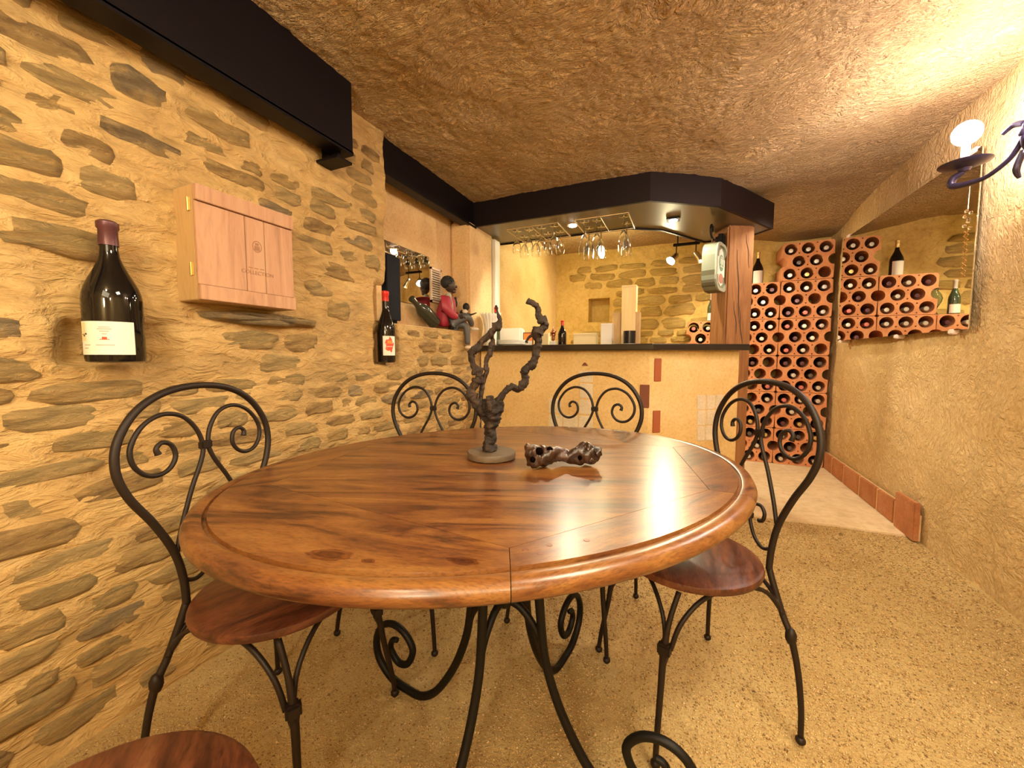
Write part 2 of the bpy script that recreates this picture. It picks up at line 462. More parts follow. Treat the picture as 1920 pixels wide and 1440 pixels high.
# ------------------------------------------------------------------ mesh builder
class MB:
    def __init__(s):
        s.v = []
        s.f = []

    def add(s, vs, fs):
        o = len(s.v)
        s.v += [tuple(p) for p in vs]
        s.f += [tuple(i + o for i in f) for f in fs]
        return s

    def box(s, lo, hi, bev=0.0, M=None):
        x0, y0, z0 = lo
        x1, y1, z1 = hi
        if bev <= 0:
            vs = [(x, y, z) for x in (x0, x1) for y in (y0, y1) for z in (z0, z1)]
            fs = [(0, 1, 3, 2), (4, 6, 7, 5), (0, 4, 5, 1), (2, 3, 7, 6), (0, 2, 6, 4), (1, 5, 7, 3)]
        else:
            bm = bmesh.new()
            bmesh.ops.create_cube(bm, size=1)
            for p in bm.verts:
                p.co = Vector(((x0 + x1) / 2 + p.co.x * (x1 - x0), (y0 + y1) / 2 + p.co.y * (y1 - y0), (z0 + z1) / 2 + p.co.z * (z1 - z0)))
            bmesh.ops.bevel(bm, geom=bm.edges[:], offset=bev, segments=2, affect='EDGES')
            bm.verts.index_update()
            vs = [p.co.copy() for p in bm.verts]
            fs = [tuple(q.index for q in f.verts) for f in bm.faces]
            bm.free()
        if M is not None:
            vs = [M @ Vector(p) for p in vs]
        return s.add(vs, fs)

    def tube(s, path, r, n=8, cap=True, sub=0, squash=None):
        P = [Vector(p) for p in path]
        R = list(r) if hasattr(r, '__len__') else [r] * len(P)
        if sub:
            P, R = spline(P, R, sub)
        t = (P[1] - P[0]).normalized()
        a = t.orthogonal().normalized()
        vs = []
        for i, p in enumerate(P):
            if i == 0:
                nt_ = P[1] - P[0]
            elif i == len(P) - 1:
                nt_ = P[-1] - P[-2]
            else:
                nt_ = P[i + 1] - P[i - 1]
            nt_ = nt_.normalized() if nt_.length > 1e-9 else t
            q = t.rotation_difference(nt_)
            a = (q @ a).normalized()
            t = nt_
            b = t.cross(a)
            for k in range(n):
                an = 2 * PI * k / n
                vs.append(p + (a * math.cos(an) + b * math.sin(an)) * R[i])
        fs = []
        for i in range(len(P) - 1):
            for k in range(n):
                k2 = (k + 1) % n
                fs.append((i * n + k, i * n + k2, (i + 1) * n + k2, (i + 1) * n + k))
        if cap:
            fs.append(tuple(range(n))[::-1])
            fs.append(tuple(range((len(P) - 1) * n, len(P) * n)))
        return s.add(vs, fs)

    def lathe(s, prof, n=24, c=(0, 0, 0), M=None, a0=0.0, a1=2 * PI, cap=True):
        full = abs(a1 - a0 - 2 * PI) < 1e-6
        m = n if full else n + 1
        vs = []
        for (r, z) in prof:
            for k in range(m):
                an = a0 + (a1 - a0) * k / n
                vs.append(Vector((c[0] + r * math.cos(an), c[1] + r * math.sin(an), c[2] + z)))
        if M is not None:
            vs = [M @ p for p in vs]
        fs = []
        for i in range(len(prof) - 1):
            for k in range(n):
                k2 = (k + 1) % m
                fs.append((i * m + k, i * m + k2, (i + 1) * m + k2, (i + 1) * m + k))
        if full and cap:
            if prof[0][0] > 1e-5:
                fs.append(tuple(range(m))[::-1])
            if prof[-1][0] > 1e-5:
                fs.append(tuple(range((len(prof) - 1) * m, len(prof) * m)))
        return s.add(vs, fs)

    def prism(s, poly, z0, z1, M=None):
        n = len(poly)
        vs = [Vector((x, y, z0)) for x, y in poly] + [Vector((x, y, z1)) for x, y in poly]
        if M is not None:
            vs = [M @ p for p in vs]
        fs = [tuple(range(n))[::-1], tuple(range(n, 2 * n))]
        for i in range(n):
            j = (i + 1) % n
            fs.append((i, j, n + j, n + i))
        return s.add(vs, fs)

    def ball(s, c, r, n=12, sc=(1, 1, 1), M=None):
        m = max(4, n // 2)
        vs = []
        fs = []
        for i in range(m + 1):
            th = PI * i / m
            for k in range(n):
                an = 2 * PI * k / n
                vs.append(Vector((math.sin(th) * math.cos(an) * r * sc[0], math.sin(th) * math.sin(an) * r * sc[1], math.cos(th) * r * sc[2])))
        for i in range(m):
            for k in range(n):
                k2 = (k + 1) % n
                fs.append((i * n + k, (i + 1) * n + k, (i + 1) * n + k2, i * n + k2))
        if M is not None:
            vs = [M @ p for p in vs]
        vs = [p + Vector(c) for p in vs]
        return s.add(vs, fs)

    def build(s, name, mat, parent=None, smooth=False, world=False, weld=True, fix=True):
        me = bpy.data.meshes.new(name)
        off = Vector(parent.location) if (parent is not None and world) else Vector((0, 0, 0))
        me.from_pydata([tuple(Vector(p) - off) for p in s.v], [], s.f)
        if weld or fix:
            bm = bmesh.new()
            bm.from_mesh(me)
            if weld:
                bmesh.ops.remove_doubles(bm, verts=bm.verts[:], dist=1e-6)
            if fix:
                bmesh.ops.recalc_face_normals(bm, faces=bm.faces[:])
            bm.to_mesh(me)
            bm.free()
        return link(name, me, mat, parent, smooth)


def link(name, me, mat, parent=None, smooth=False):
    if mat:
        me.materials.append(MATS[mat] if isinstance(mat, str) else mat)
    if smooth:
        me.polygons.foreach_set('use_smooth', [True] * len(me.polygons))
        if smooth != 'all':
            try:
                me.set_sharp_from_angle(angle=math.radians(38))
            except Exception:
                pass
    o = bpy.data.objects.new(name, me)
    COL.objects.link(o)
    if parent is not None:
        o.parent = parent
    return o


def spline(P, R, sub):
    n = len(P)
    oP, oR = [], []
    for i in range(n - 1):
        p0, p1, p2, p3 = P[max(i - 1, 0)], P[i], P[i + 1], P[min(i + 2, n - 1)]
        for k in range(sub):
            t = k / sub
            oP.append(0.5 * ((2 * p1) + (p2 - p0) * t + (2 * p0 - 5 * p1 + 4 * p2 - p3) * t * t + (3 * p1 - p0 - 3 * p2 + p3) * t ** 3))
            oR.append(R[i] * (1 - t) + R[i + 1] * t)
    oP.append(P[-1])
    oR.append(R[-1])
    return oP, oR


def thing(name, label, cat, loc=(0, 0, 0), rotz=0.0, group=None):
    o = bpy.data.objects.new(name, None)
    o.empty_display_size = 0.05
    COL.objects.link(o)
    o.location = loc
    o.rotation_euler = (0, 0, rotz)
    return tag(o, label, cat, group)


def tag(o, label, cat, group=None):
    o['label'] = label
    o['category'] = cat
    if group:
        o['group'] = group
    return o


def struct(o):
    o['kind'] = 'structure'
    return o


def copy_thing(src, loc, rotz=None, label=None, swap=None):
    r = src.copy()
    COL.objects.link(r)
    r.location = loc
    if rotz is not None:
        r.rotation_euler = (0, 0, rotz)
    if label:
        r['label'] = label
    for ch in list(src.children):
        c = ch.copy()
        COL.objects.link(c)
        c.parent = r
        for g in list(ch.children):
            d = g.copy()
            COL.objects.link(d)
            d.parent = c
    return r


def grid(name, mat, P0, U, V, nu, nv, disp, normal, mask=None, smooth=True, parent=None):
    """displaced sheet: P0 + a U + b V + normal * disp(a_len, b_len)"""
    P0, U, V, Nn = map(lambda q: np.array(q, float), (P0, U, V, normal))
    a, b = np.meshgrid(np.linspace(0, 1, nu + 1), np.linspace(0, 1, nv + 1), indexing='ij')
    P = P0 + a[..., None] * U + b[..., None] * V
    h = disp(P)
    P = P + h[..., None] * Nn
    vs = P.reshape(-1, 3)
    i, j = np.meshgrid(np.arange(nu), np.arange(nv), indexing='ij')
    q = np.stack([i * (nv + 1) + j, (i + 1) * (nv + 1) + j, (i + 1) * (nv + 1) + j + 1, i * (nv + 1) + j + 1], -1)
    if mask is not None:
        c = (P[:-1, :-1] + P[1:, 1:]) / 2
        q = q[mask(c)]
    q = q.reshape(-1, 4)
    fn = np.cross(np.array(U), np.array(V))
    if fn @ Nn < 0:
        q = q[:, ::-1]
    me = bpy.data.meshes.new(name)
    me.vertices.add(len(vs))
    me.vertices.foreach_set('co', vs.ravel())
    me.loops.add(q.size)
    me.loops.foreach_set('vertex_index', q.ravel().astype(np.int32))
    me.polygons.add(len(q))
    me.polygons.foreach_set('loop_start', np.arange(0, q.size, 4, dtype=np.int32))
    me.update(calc_edges=True)
    me.validate()
    return link(name, me, mat, parent, 'all' if smooth else False)


# ================================================================== THE ROOM
XL, XR, XREC = -1.48, 1.25, -1.65
YB, YF = 4.85, -1.7
ZC = 2.2


def ceil_z(x, y):
    return ZC + 0.09 * sstep(0.1, 1.2, x) * (1 - sstep(3.6, 4.7, y)) + 0.10 * sstep(3.1, 3.9, y) * (1 - sstep(0.2, 0.9, x))


# floor ------------------------------------------------------------
def d_floor(P):
    return 0.010 * fbm(P[..., 0] * 3, P[..., 1] * 3, 1, 3) + 0.004 * fbm(P[..., 0] * 22, P[..., 1] * 22, 5, 3)


floor = struct(grid('floor', 'gravel_floor', (-1.9, YF, -0.004), (3.25, 0, 0), (0, 2.985 - YF, 0), 200, 300, d_floor, (0, 0, 1)))
slab = MB()
slab.box((-1.6, 2.975, -0.06), (1.25, YB, 0.006), 0.004)
slab = struct(slab.build('floor_concrete', 'slab_concrete'))

# loose grit on the floor: tiny stones nobody could count
gm = MB()
gv, gf = [], []
oct_v = np.array([(1, 0, 0), (-1, 0, 0), (0, 1, 0), (0, -1, 0), (0, 0, 1), (0, 0, -0.4)], float)
oct_f = [(0, 2, 4), (2, 1, 4), (1, 3, 4), (3, 0, 4), (2, 0, 5), (1, 2, 5), (3, 1, 5), (0, 3, 5)]
NG = 120000
gx = rng.uniform(-1.46, 1.24, NG)
gy = 0.25 + (2.72) * rng.random(NG) ** 1.15
gs = rng.uniform(0.0011, 0.0028, NG) * (0.8 + 0.35 * gy)
big = rng.random(NG) < 0.03
gs[big] *= 1.6
ga = rng.uniform(0, 2 * PI, NG)
gzz = -0.004 + d_floor(np.stack([gx, gy, gx * 0], -1))
V8 = oct_v[None] * (gs[:, None, None] * rng.uniform(0.7, 1.4, (NG, 6, 1)))
V8[:, :, 2] *= 0.8
ca, sa = np.cos(ga)[:, None], np.sin(ga)[:, None]
X = V8[:, :, 0] * ca - V8[:, :, 1] * sa + gx[:, None]
Y = V8[:, :, 0] * sa + V8[:, :, 1] * ca + gy[:, None]
Z = V8[:, :, 2] + gzz[:, None] + gs[:, None] * 0.25
vv = np.stack([X, Y, Z], -1).reshape(-1, 3)
ff = (np.array(oct_f)[None] + (np.arange(NG) * 6)[:, None, None]).reshape(-1, 3)
me = bpy.data.meshes.new('gravel')
me.vertices.add(len(vv))
me.vertices.foreach_set('co', vv.ravel())
me.loops.add(ff.size)
me.loops.foreach_set('vertex_index', ff.ravel().astype(np.int32))
me.polygons.add(len(ff))
me.polygons.foreach_set('loop_start', np.arange(0, ff.size, 3, dtype=np.int32))
me.update(calc_edges=True)
m_, nt_, b_ = nodes('grit')
gpos = nt_.nodes.new('ShaderNodeNewGeometry')
gcol = ramp(nt_, gpos.outputs['Random Per Island'], [(0.0, (0.20, 0.11, 0.045)), (0.25, (0.44, 0.28, 0.11)), (0.7, (0.60, 0.40, 0.18)), (1.0, (0.72, 0.54, 0.30))])
nt_.links.new(gcol, b_.inputs['Base Color'])
b_.inputs['Roughness'].default_value = 0.9
MATS['grit'] = m_
grit = link('gravel', me, 'grit')
grit['kind'] = 'stuff'
grit['label'] = 'fine tan gravel covering the cellar floor'
grit['category'] = 'gravel'


# ceiling -----------------------------------------------------------
def d_ceil(P):
    x, y = P[..., 0], P[..., 1]
    w = fbm(x * 2.0, y * 2.0, 3, 2) * 2.5
    r = np.abs(fbm(x * 13 + w, y * 13 - w, 9, 3))
    r2 = np.abs(fbm(x * 30 + w * 2, y * 24, 14, 2))
    return (ceil_z(x, y) - ZC) - 0.006 * (0.6 - r) * 1.0 + 0.008 * r2 + 0.014 * fbm(x * 3, y * 3, 20, 2)


ceiling = struct(grid('ceiling', 'ceiling_plaster', (-1.95, YF, ZC + 0.012), (3.3, 0, 0), (0, YB - YF + 0.1, 0), 330, 640, d_ceil, (0, 0, 1)))
for p in ceiling.data.polygons[:1]:
    pass


# left stone wall ----------------------------------------------------
def dent(P):
    y, z = P[..., 1], P[..., 2]
    y = y + 0.02 * fbm(y * 9, z * 9, 31, 2)
    d = 0.060 * sstep(0.44, 0.50, y) * (1 - sstep(0.64, 0.76, y)) * sstep(1.026, 1.034, z) * (1 - sstep(1.13, 1.17, z))
    d2 = 0.022 * sstep(0.40, 0.50, y) * (1 - sstep(0.60, 0.70, y)) * sstep(1.026, 1.034, z) * (1 - sstep(1.25, 1.42, z))
    d3 = 0.085 * sstep(1.60, 1.62, y) * (1 - sstep(1.75, 1.765, y)) * sstep(1.008, 1.014, z) * (1 - sstep(1.17, 1.2, z))
    d4 = 0.055 * sstep(1.60, 1.635, y) * sstep(1.008, 1.014, z) * (1 - sstep(1.40, 1.46, z)) * (1 - sstep(1.75, 1.765, y))
    return np.maximum(np.maximum(d, d2), np.maximum(d3, d4))


def d_left(P):
    y, z = P[..., 1], P[..., 2]
    return 0.024 * fbm(y * 3, z * 5, 2, 3) + 0.007 * fbm(y * 10, z * 24, 6, 4) - dent(P)


def mask_left(c):
    y, z = c[..., 1], c[..., 2]
    return ~((y > 1.70) & (z > 1.232)) & ~((y > 2.5) & (z > 1.115))


wall_left = struct(grid('wall_left', 'mortar', (XL, -1.7, -0.03), (0, 4.46, 0), (0, 0, 2.26), 446, 230, d_left, (1, 0, 0), mask_left))
wx = MB()
wx.box((-2.1, 1.66, 1.24), (XL - 0.035, 1.70, 2.25))               # end face of the stone wall
wx.box((XREC - 0.02, 1.69, 0.0), (XL - 0.02, 2.5, 1.235), 0.012)    # ledge behind the parapet
wx.box((XREC - 0.02, 2.5, 0.0), (XL - 0.02, 2.62, 1.118), 0.012)
struct(wx.build('wall_ledge', 'smooth_plaster'))
wb = MB()
wb.box((XREC - 0.06, 1.6, 1.1), (XREC, 3.3, 2.25))
struct(wb.build('wall_recess', 'smooth_plaster'))
wp = MB()
wp.box((XREC, 2.60, 1.0), (-1.49, 3.0, 2.06), 0.02)
struct(wp.build('wall_pillar', 'smooth_plaster'))
ws = grid('wall_bar_side', 'bar_plaster', (-1.515, 2.98, 0.0), (0, 1.92, 0), (0, 0, 2.4), 100, 120,
          lambda P: 0.010 * fbm(P[..., 1] * 3, P[..., 2] * 3, 4, 3) + 0.003 * fbm(P[..., 1] * 18, P[..., 2] * 18, 5, 2), (1, 0, 0))
struct(ws)
# white cable duct at the edge of the pillar
du = MB()
du.box((-1.502, 3.005, 1.134), (-1.470, 3.10, 2.018), 0.004)
tag(du.build('cable_duct', 'white'), 'white upright duct at the rear edge of the plastered pillar', 'duct')


# stones of the left wall -----------------------------------------------------
def stone_mesh(name, w, h, t, seed, bury=0.012):
    r = random.Random(seed)
    n = 13
    vs = []
    for ring, (k, d) in enumerate(((1.0, -bury), (0.90, t * 0.45), (0.62, t))):
        r2 = random.Random(seed * 7 + 1)
        for i in range(n):
            an = 2 * PI * i / n
            cx, cy = math.cos(an), math.sin(an)
            e = 0.55
            px = math.copysign(abs(cx) ** e, cx) * w / 2
            py = math.copysign(abs(cy) ** e, cy) * h / 2
            jx, jy = 1 + r2.uniform(-0.14, 0.08), 1 + r2.uniform(-0.28, 0.14)
            vs.append((px * jx * k, py * jy * k, d + (r.uniform(-0.5, 0.4) * t if ring == 2 else 0)))
    fs = []
    for a in range(2):
        for i in range(n):
            j = (i + 1) % n
            fs.append((a * n + i, a * n + j, (a + 1) * n + j, (a + 1) * n + i))
    vs.append((w * 0.04, 0, t * r.uniform(0.8, 1.15)))
    for i in range(n):
        fs.append((2 * n + i, 2 * n + (i + 1) % n, 3 * n))
    me = bpy.data.meshes.new(name)
    me.from_pydata(vs, [], fs)
    me.polygons.foreach_set('use_smooth', [True] * len(me.polygons))
    return me


M_LEFT = Matrix(((0, 0, 1, 0), (1, 0, 0, 0), (0, 1, 0, 0), (0, 0, 0, 1)))     # local x->Y, y->Z, z->X


def lay_stones(parent, frame, x0, x1, z0, z1, mat, blocked, seed, hmin, hmax, wmin, wmax, tmin, tmax, surf, bounds, cap=300):
    r = random.Random(seed)
    z = z0
    cnt = 0
    while z < z1:
        h = r.uniform(hmin, hmax)
        x = x0 - r.uniform(0, 0.15)
        while x < x1:
            w = r.uniform(wmin, wmax) * (0.75 + 4.0 * h)
            gap = r.uniform(0.004, 0.022)
            cx, cz = x + w / 2, z + h / 2 + r.uniform(-0.006, 0.006)
            x += w + gap
            hh = h * r.uniform(0.92, 1.14)
            if blocked(cx, cz, w, hh) or cz + hh / 2 > z1 + 0.01:
                continue
            if r.random() < 0.05:
                continue
            if not bounds(cx, cz, w, hh):
                continue
            t = r.uniform(tmin, tmax)
            me = stone_mesh('stone', w, hh, t, seed * 1000 + cnt)
            me.materials.append(MATS[mat if not (mat == 'rubble' and r.random() < 0.10) else 'rubble_dark'])
            o = bpy.data.objects.new('stone', me)
            COL.objects.link(o)
            o.parent = parent
            o.matrix_local = frame @ Matrix.Translation((cx, cz, surf(cx, cz))) @ Matrix.Rotation(r.uniform(-0.05, 0.05), 4, 'Z')
            cnt += 1
            if cnt >= cap:
                return cnt
        z += h + r.uniform(0.002, 0.010)
    return cnt


def hit(cx, cz, w, h, a0, a1, b0, b1):
    return cx - w / 2 < a1 and cx + w / 2 > a0 and cz - h / 2 < b1 and cz + h / 2 > b0


def blocked_left(cx, cz, w, h):
    return (hit(cx, cz, w, h, 0.46, 0.735, 1.035, 1.165) or hit(cx, cz, w, h, 0.50, 0.61, 1.0345, 1.30)
            or hit(cx, cz, w, h, 0.74, 1.09, 1.225, 1.58) or hit(cx, cz, w, h, 1.59, 1.77, 1.015, 1.20)
            or hit(cx, cz, w, h, 1.60, 1.8, 1.015, 1.42) or hit(cx, cz, w, h, 0.78, 1.26, 1.165, 1.22)
            or hit(cx, cz, w, h, 1.17, 1.30, 1.84, 2.03))


def bounds_left(cx, cz, w, h):
    if cx + w / 2 < 0.05:
        return False
    if cz + h / 2 > 1.225 and cx + w / 2 > 1.685:
        return False
    if cz + h / 2 > 1.11 and cx + w / 2 > 2.49:
        return False
    return cx + w / 2 < 2.73


def surf_left(cx, cz):
    P = np.array([[0, cx, cz]])
    return XL + float(d_left(P)[0]) + float(dent(P)[0]) * 0.4 - 0.004


n1 = lay_stones(wall_left, M_LEFT, 0.0, 2.74, 0.03, 2.17, 'rubble', blocked_left, 5, 0.050, 0.098, 0.10, 0.26, 0.005, 0.013, surf_left, bounds_left, 299)
# the long lintel-like stone under the box
me = stone_mesh('stone', 0.47, 0.052, 0.055, 4242)
me.materials.append(MATS['rubble_dark'])
o = bpy.data.objects.new('stone', me)
COL.objects.link(o)
o.parent = wall_left
o.matrix_local = M_LEFT @ Matrix.Translation((1.02, 1.19, XL))

# back wall -----------------------------------------------------------------
wall_back = struct(grid('wall_back', 'bar_mortar', (-1.6, YB, -0.02), (2.95, 0, 0), (0, 0, 2.45), 220, 180,
                        lambda P: 0.016 * fbm(P[..., 0] * 4, P[..., 2] * 5, 8, 3) + 0.008 * fbm(P[..., 0] * 16, P[..., 2] * 22, 3, 3), (0, -1, 0),
                        lambda c: ~((c[..., 0] > -1.10) & (c[..., 0] < -0.85) & (c[..., 2] > 1.47) & (c[..., 2] < 1.745))))
M_BACK = Matrix(((1, 0, 0, 0), (0, 0, -1, 0), (0, 1, 0, 0), (0, 0, 0, 1)))     # local x->X, y->Z, z->-Y
lay_stones(wall_back, M_BACK, -1.45, 0.45, 1.0, 2.2, 'bar_stone', lambda *a: hit(*a, -1.12, -0.82, 1.45, 1.78), 9, 0.07, 0.14, 0.17, 0.32, 0.012, 0.030,
           lambda cx, cz: -YB + 0.004, lambda cx, cz, w, h: cx + w / 2 < 0.45 and cx - w / 2 > -1.45, 160)
nb = MB()
nb.add([(-1.12, YB + 0.02, 1.46), (-0.84, YB + 0.02, 1.46), (-0.84, YB + 0.02, 1.76), (-1.12, YB + 0.02, 1.76), (-1.10, YB + 0.20, 1.47), (-0.86, YB + 0.20, 1.47), (-0.86, YB + 0.20, 1.75), (-1.10, YB + 0.20, 1.75)],
       [(4, 5, 6, 7), (0, 1, 5, 4), (1, 2, 6, 5), (2, 3, 7, 6), (3, 0, 4, 7)])
struct(nb.build('wall_niche', 'bar_mortar', fix=False))
# right wall ----------------------------------------------------------------
wall_right = struct(grid('wall_right', 'wall_plaster', (XR, YF, -0.03), (0, YB - YF, 0), (0, 0, 2.4), 560, 210,
                         lambda P: 0.022 * fbm(P[..., 1] * 1.6, P[..., 2] * 1.6, 2, 2) + 0.007 * np.abs(fbm(P[..., 1] * 12 + 2 * fbm(P[..., 1] * 3, P[..., 2] * 3, 7, 2), P[..., 2] * 12, 11, 3))
                         - 0.012, (-1, 0, 0)))
wf = MB()
wf.box((-2.0, YF - 0.1, -0.05), (1.4, YF, 2.4))
struct(wf.build('wall_front', 'wall_plaster'))

# baseboard of upright terracotta tiles on the right wall
bb = MB()
bb.box((XR - 0.028, 2.92, 0.0), (XR + 0.0, 4.56, 0.150))
bb = struct(bb.build('baseboard_right', 'smooth_plaster'))
edges = [4.56, 4.30, 4.02, 3.70, 3.40, 3.15]
for i in range(5):
    b0, b1 = edges[i + 1] + 0.013, edges[i] - 0.013
    t = MB()
    t.box((XR - 0.034, b0, 0.007), (XR - 0.012, b1, 0.155), 0.004)
    t.build('tile', 'terracotta', bb)
t = MB()
t.box((XR - 0.042, 2.905, 0.0), (XR - 0.012, 3.125, 0.222), 0.005)
t.build('tile', 'terracotta', bb)

# ================================================================== STEEL BEAMS
b = MB()
b.box((-1.375, -1.6, 1.92), (-1.34, 1.35, 2.225), 0.004)
b.box((-1.42, -1.6, 1.915), (-1.34, 1.35, 1.93))
tag(b.build('steel_beam', 'steel_beam'), 'deep black steel beam nearest the camera above the stone wall', 'beam')
b = MB()
b.box((-1.53, 1.36, 2.025), (-1.50, 2.72, 2.225), 0.003)
b.box((-1.56, 1.36, 2.018), (-1.485, 2.72, 2.034), 0.002)
tag(b.build('steel_beam', 'steel_beam'), 'shallower black steel beam running on towards the bar canopy', 'beam')
b = MB()
b.box((-1.52, 1.265, 1.875), (-1.345, 1.345, 1.885))
b.box((-1.52, 1.300, 1.885), (-1.377, 1.312, 2.0))
b.box((-1.52, 1.265, 1.99), (-1.377, 1.345, 2.0))
tag(b.build('beam_bracket', 'steel_beam'), 'short black steel stub carrying the end of the deep beam', 'bracket')

# ================================================================== BAR
P0, P1, P2 = Vector((-1.47, 2.75)), Vector((-0.216, 2.75)), Vector((0.34, 3.13))
bw = MB()
bw.prism([P0, P1, P2, P2 + Vector((-0.03, 0.16)), Vector((-0.26, 2.90)), Vector((-1.47, 2.90))], 0.0, 1.0885)
wall_bar = struct(bw.build('wall_bar', 'bar_plaster'))


def bar_piece(name, mat, u0, v0, u1, v1, facet=1, proud=0.006):
    if facet == 1:
        a, b2 = on_y(u0, v0, 2.75), on_y(u1, v1, 2.75)
        t = MB()
        t.box((a.x, 2.75 - proud, b2.z), (b2.x, 2.75 + 0.02, a.z), 0.0025)
        return t.build(name, mat, wall_bar)
    d = (P2 - P1).normalized()
    n = Vector((d.y, -d.x))

    def onf(u, v):
        r = ray(u, v)
        k = ((P1 - Vector((0, 0))).dot(n)) / (r.x * n.x + r.y * n.y)
        return CAM_P + r * k
    a, b2 = onf(u0, v0), onf(u1, v1)
    s0, s1 = (a.xy - P1).dot(d), (b2.xy - P1).dot(d)
    M = Matrix(((d.x, n.x, 0, P1.x), (d.y, n.y, 0, P1.y), (0, 0, 1, 0), (0, 0, 0, 1)))
    t = MB()
    t.box((s0, -0.02, b2.z), (s1, proud, a.z), 0.0025, M)
    return t.build(name, mat, wall_bar)


for q in ((1087, 695, 1111, 717), (1087, 719, 1111, 747), (1086, 749, 1111, 777), (1029, 747, 1052, 775), (1029, 777, 1054, 803), (1056, 778, 1083, 806), (1085, 779, 1111, 806)):
    bar_piece('beige_tile', 'beige_tile', *q, proud=0.003)
bar_piece('terracotta_brick', 'terracotta_dull', 1200, 721, 1217, 765)
bar_piece('terracotta_brick', 'terracotta_brick', 1227, 672, 1239, 715, 2)
bar_piece('terracotta_brick', 'terracotta_brick', 1224, 770, 1237, 811, 2)
for q in ((1307, 741, 1322, 768), (1325, 741, 1340, 767), (1342, 740, 1355, 766), (1307, 770, 1322, 797), (1342, 768, 1355, 795), (1307, 799, 1321, 826), (1323, 798, 1338, 825), (1325, 769, 1340, 796)):
    bar_piece('beige_tile', 'beige_tile', *q, facet=2, proud=0.003)
hk = MB()
a = on_y(1097, 683, 2.75)
hk.prism([(-0.022, -0.01), (0.022, -0.01), (0.004, 0.012), (-0.006, 0.012)], 0, 0.006, Matrix.Translation((a.x, 2.75, a.z)) @ Matrix.Rotation(PI / 2, 4, 'X'))
hk.build('metal_clip', 'terracotta_dull', wall_bar)

ct = MB()
top_poly = [(-1.50, 2.685), (-0.19, 2.685), (0.395, 3.075), (0.40, 3.20), (0.30, 3.42), (-0.24, 3.20), (-1.50, 3.20)]
ct.prism(top_poly, 1.090, 1.132)
ctp = ct.build('worktop', 'granite')
bev = ctp.modifiers.new('bevel', 'BEVEL')
bev.width = 0.006
bev.segments = 2
tag(ctp, 'dark polished stone worktop running along the plastered bar', 'worktop')
ZT = 1.132

# canopy over the bar
can = thing('bar_canopy', 'black fascia canopy with glossy underside above the bar', 'canopy', (-0.4, 3.0, 2.03))
Cn = [Vector(p) for p in ((-1.75, 2.70), (-0.232, 2.70), (0.185, 2.99), (0.594, 3.668), (0.46, 3.84))]
fa = MB()


def wall_strip(mb, pts, th, z0, z1):
    n = len(pts)
    offs = []
    for i, p in enumerate(pts):
        ns = []
        if i > 0:
            d = (pts[i] - pts[i - 1]).normalized()
            ns.append(Vector((-d.y, d.x)))
        if i < n - 1:
            d = (pts[i + 1] - pts[i]).normalized()
            ns.append(Vector((-d.y, d.x)))
        m = sum(ns, Vector((0, 0))).normalized()
        offs.append(p + m * th / max(0.3, m.dot(ns[0])))
    mb.prism([*pts, *offs[::-1]], z0, z1)


wall_strip(fa, Cn, 0.02, 2.03, 2.222)
fa.build('fascia', 'fascia_paint', can, world=True)
back = [Vector(p) for p in ((0.12, 3.86), (-0.20, 3.36), (-0.42, 3.22), (-1.75, 3.22))]
pn = MB()
pn.prism([*[p + Vector((0, 0.021)) for p in Cn[:4]], Cn[4], *back], 2.034, 2.05)
pn.build('underside_panel', 'panel_gloss', can, world=True)
tr = MB()
wall_strip(tr, [Cn[4], *back], 0.015, 2.024, 2.075)
tr.build('rear_trim', 'fascia_paint', can, world=True)
for i, (sx, sy, sq) in enumerate(((-0.80, 2.96, False), (-0.108, 3.13, True))):
    dl = MB()
    if sq:
        dl.box((sx - 0.045, sy - 0.045, 2.024), (sx + 0.045, sy + 0.045, 2.034), 0.002)
    else:
        dl.lathe([(0.042, 2.026), (0.045, 2.034)], 20, (sx, sy, 0))
    fr = dl.build('downlight', 'chrome' if not sq else 'fascia_paint', can, world=True)
    g = MB()
    g.lathe([(0.028, 2.0205), (0.030, 2.026)], 18, (sx, sy, 0))
    o = g.build('lens', 'downlight_glow', None)
    o.parent = fr
    o.data.transform(Matrix.Translation(-Vector(can.location)))

# wooden post
pt = thing('wooden_post', 'squared old timber post with long cracks holding up the canopy', 'post', (0.315, 3.575, 0), math.radians(28))
pm = MB()
pm.box((-0.105, -0.105, 0.0), (0.105, 0.105, 2.034), 0.012)
pm.build('shaft', 'post_wood', pt)
ck = MB()
for (x0, z0, ln, wv) in ((-0.03, 1.30, 0.55, 0.0065), (0.0, 1.13, 0.30, 0.006), (-0.045, 1.22, 0.25, 0.004), (0.035, 1.72, 0.25, 0.004)):
    L_, R_ = [], []
    for k in range(9):
        t = k / 8
        xx = x0 + 0.004 * math.sin(t * 9 + x0 * 90) + 0.035 * t
        ww = wv * 0.5 * math.sin(PI * t) + 0.0006
        L_.append((xx - ww, z0 + ln * (1 - t)))
        R_.append((xx + ww, z0 + ln * (1 - t)))
    ck.prism(L_ + R_[::-1], 0, 0.0015, Matrix.Translation((0, -0.1052, 0)) @ Matrix.Rotation(PI / 2, 4, 'X'))
ck.build('crack', 'dark_gap', pt)

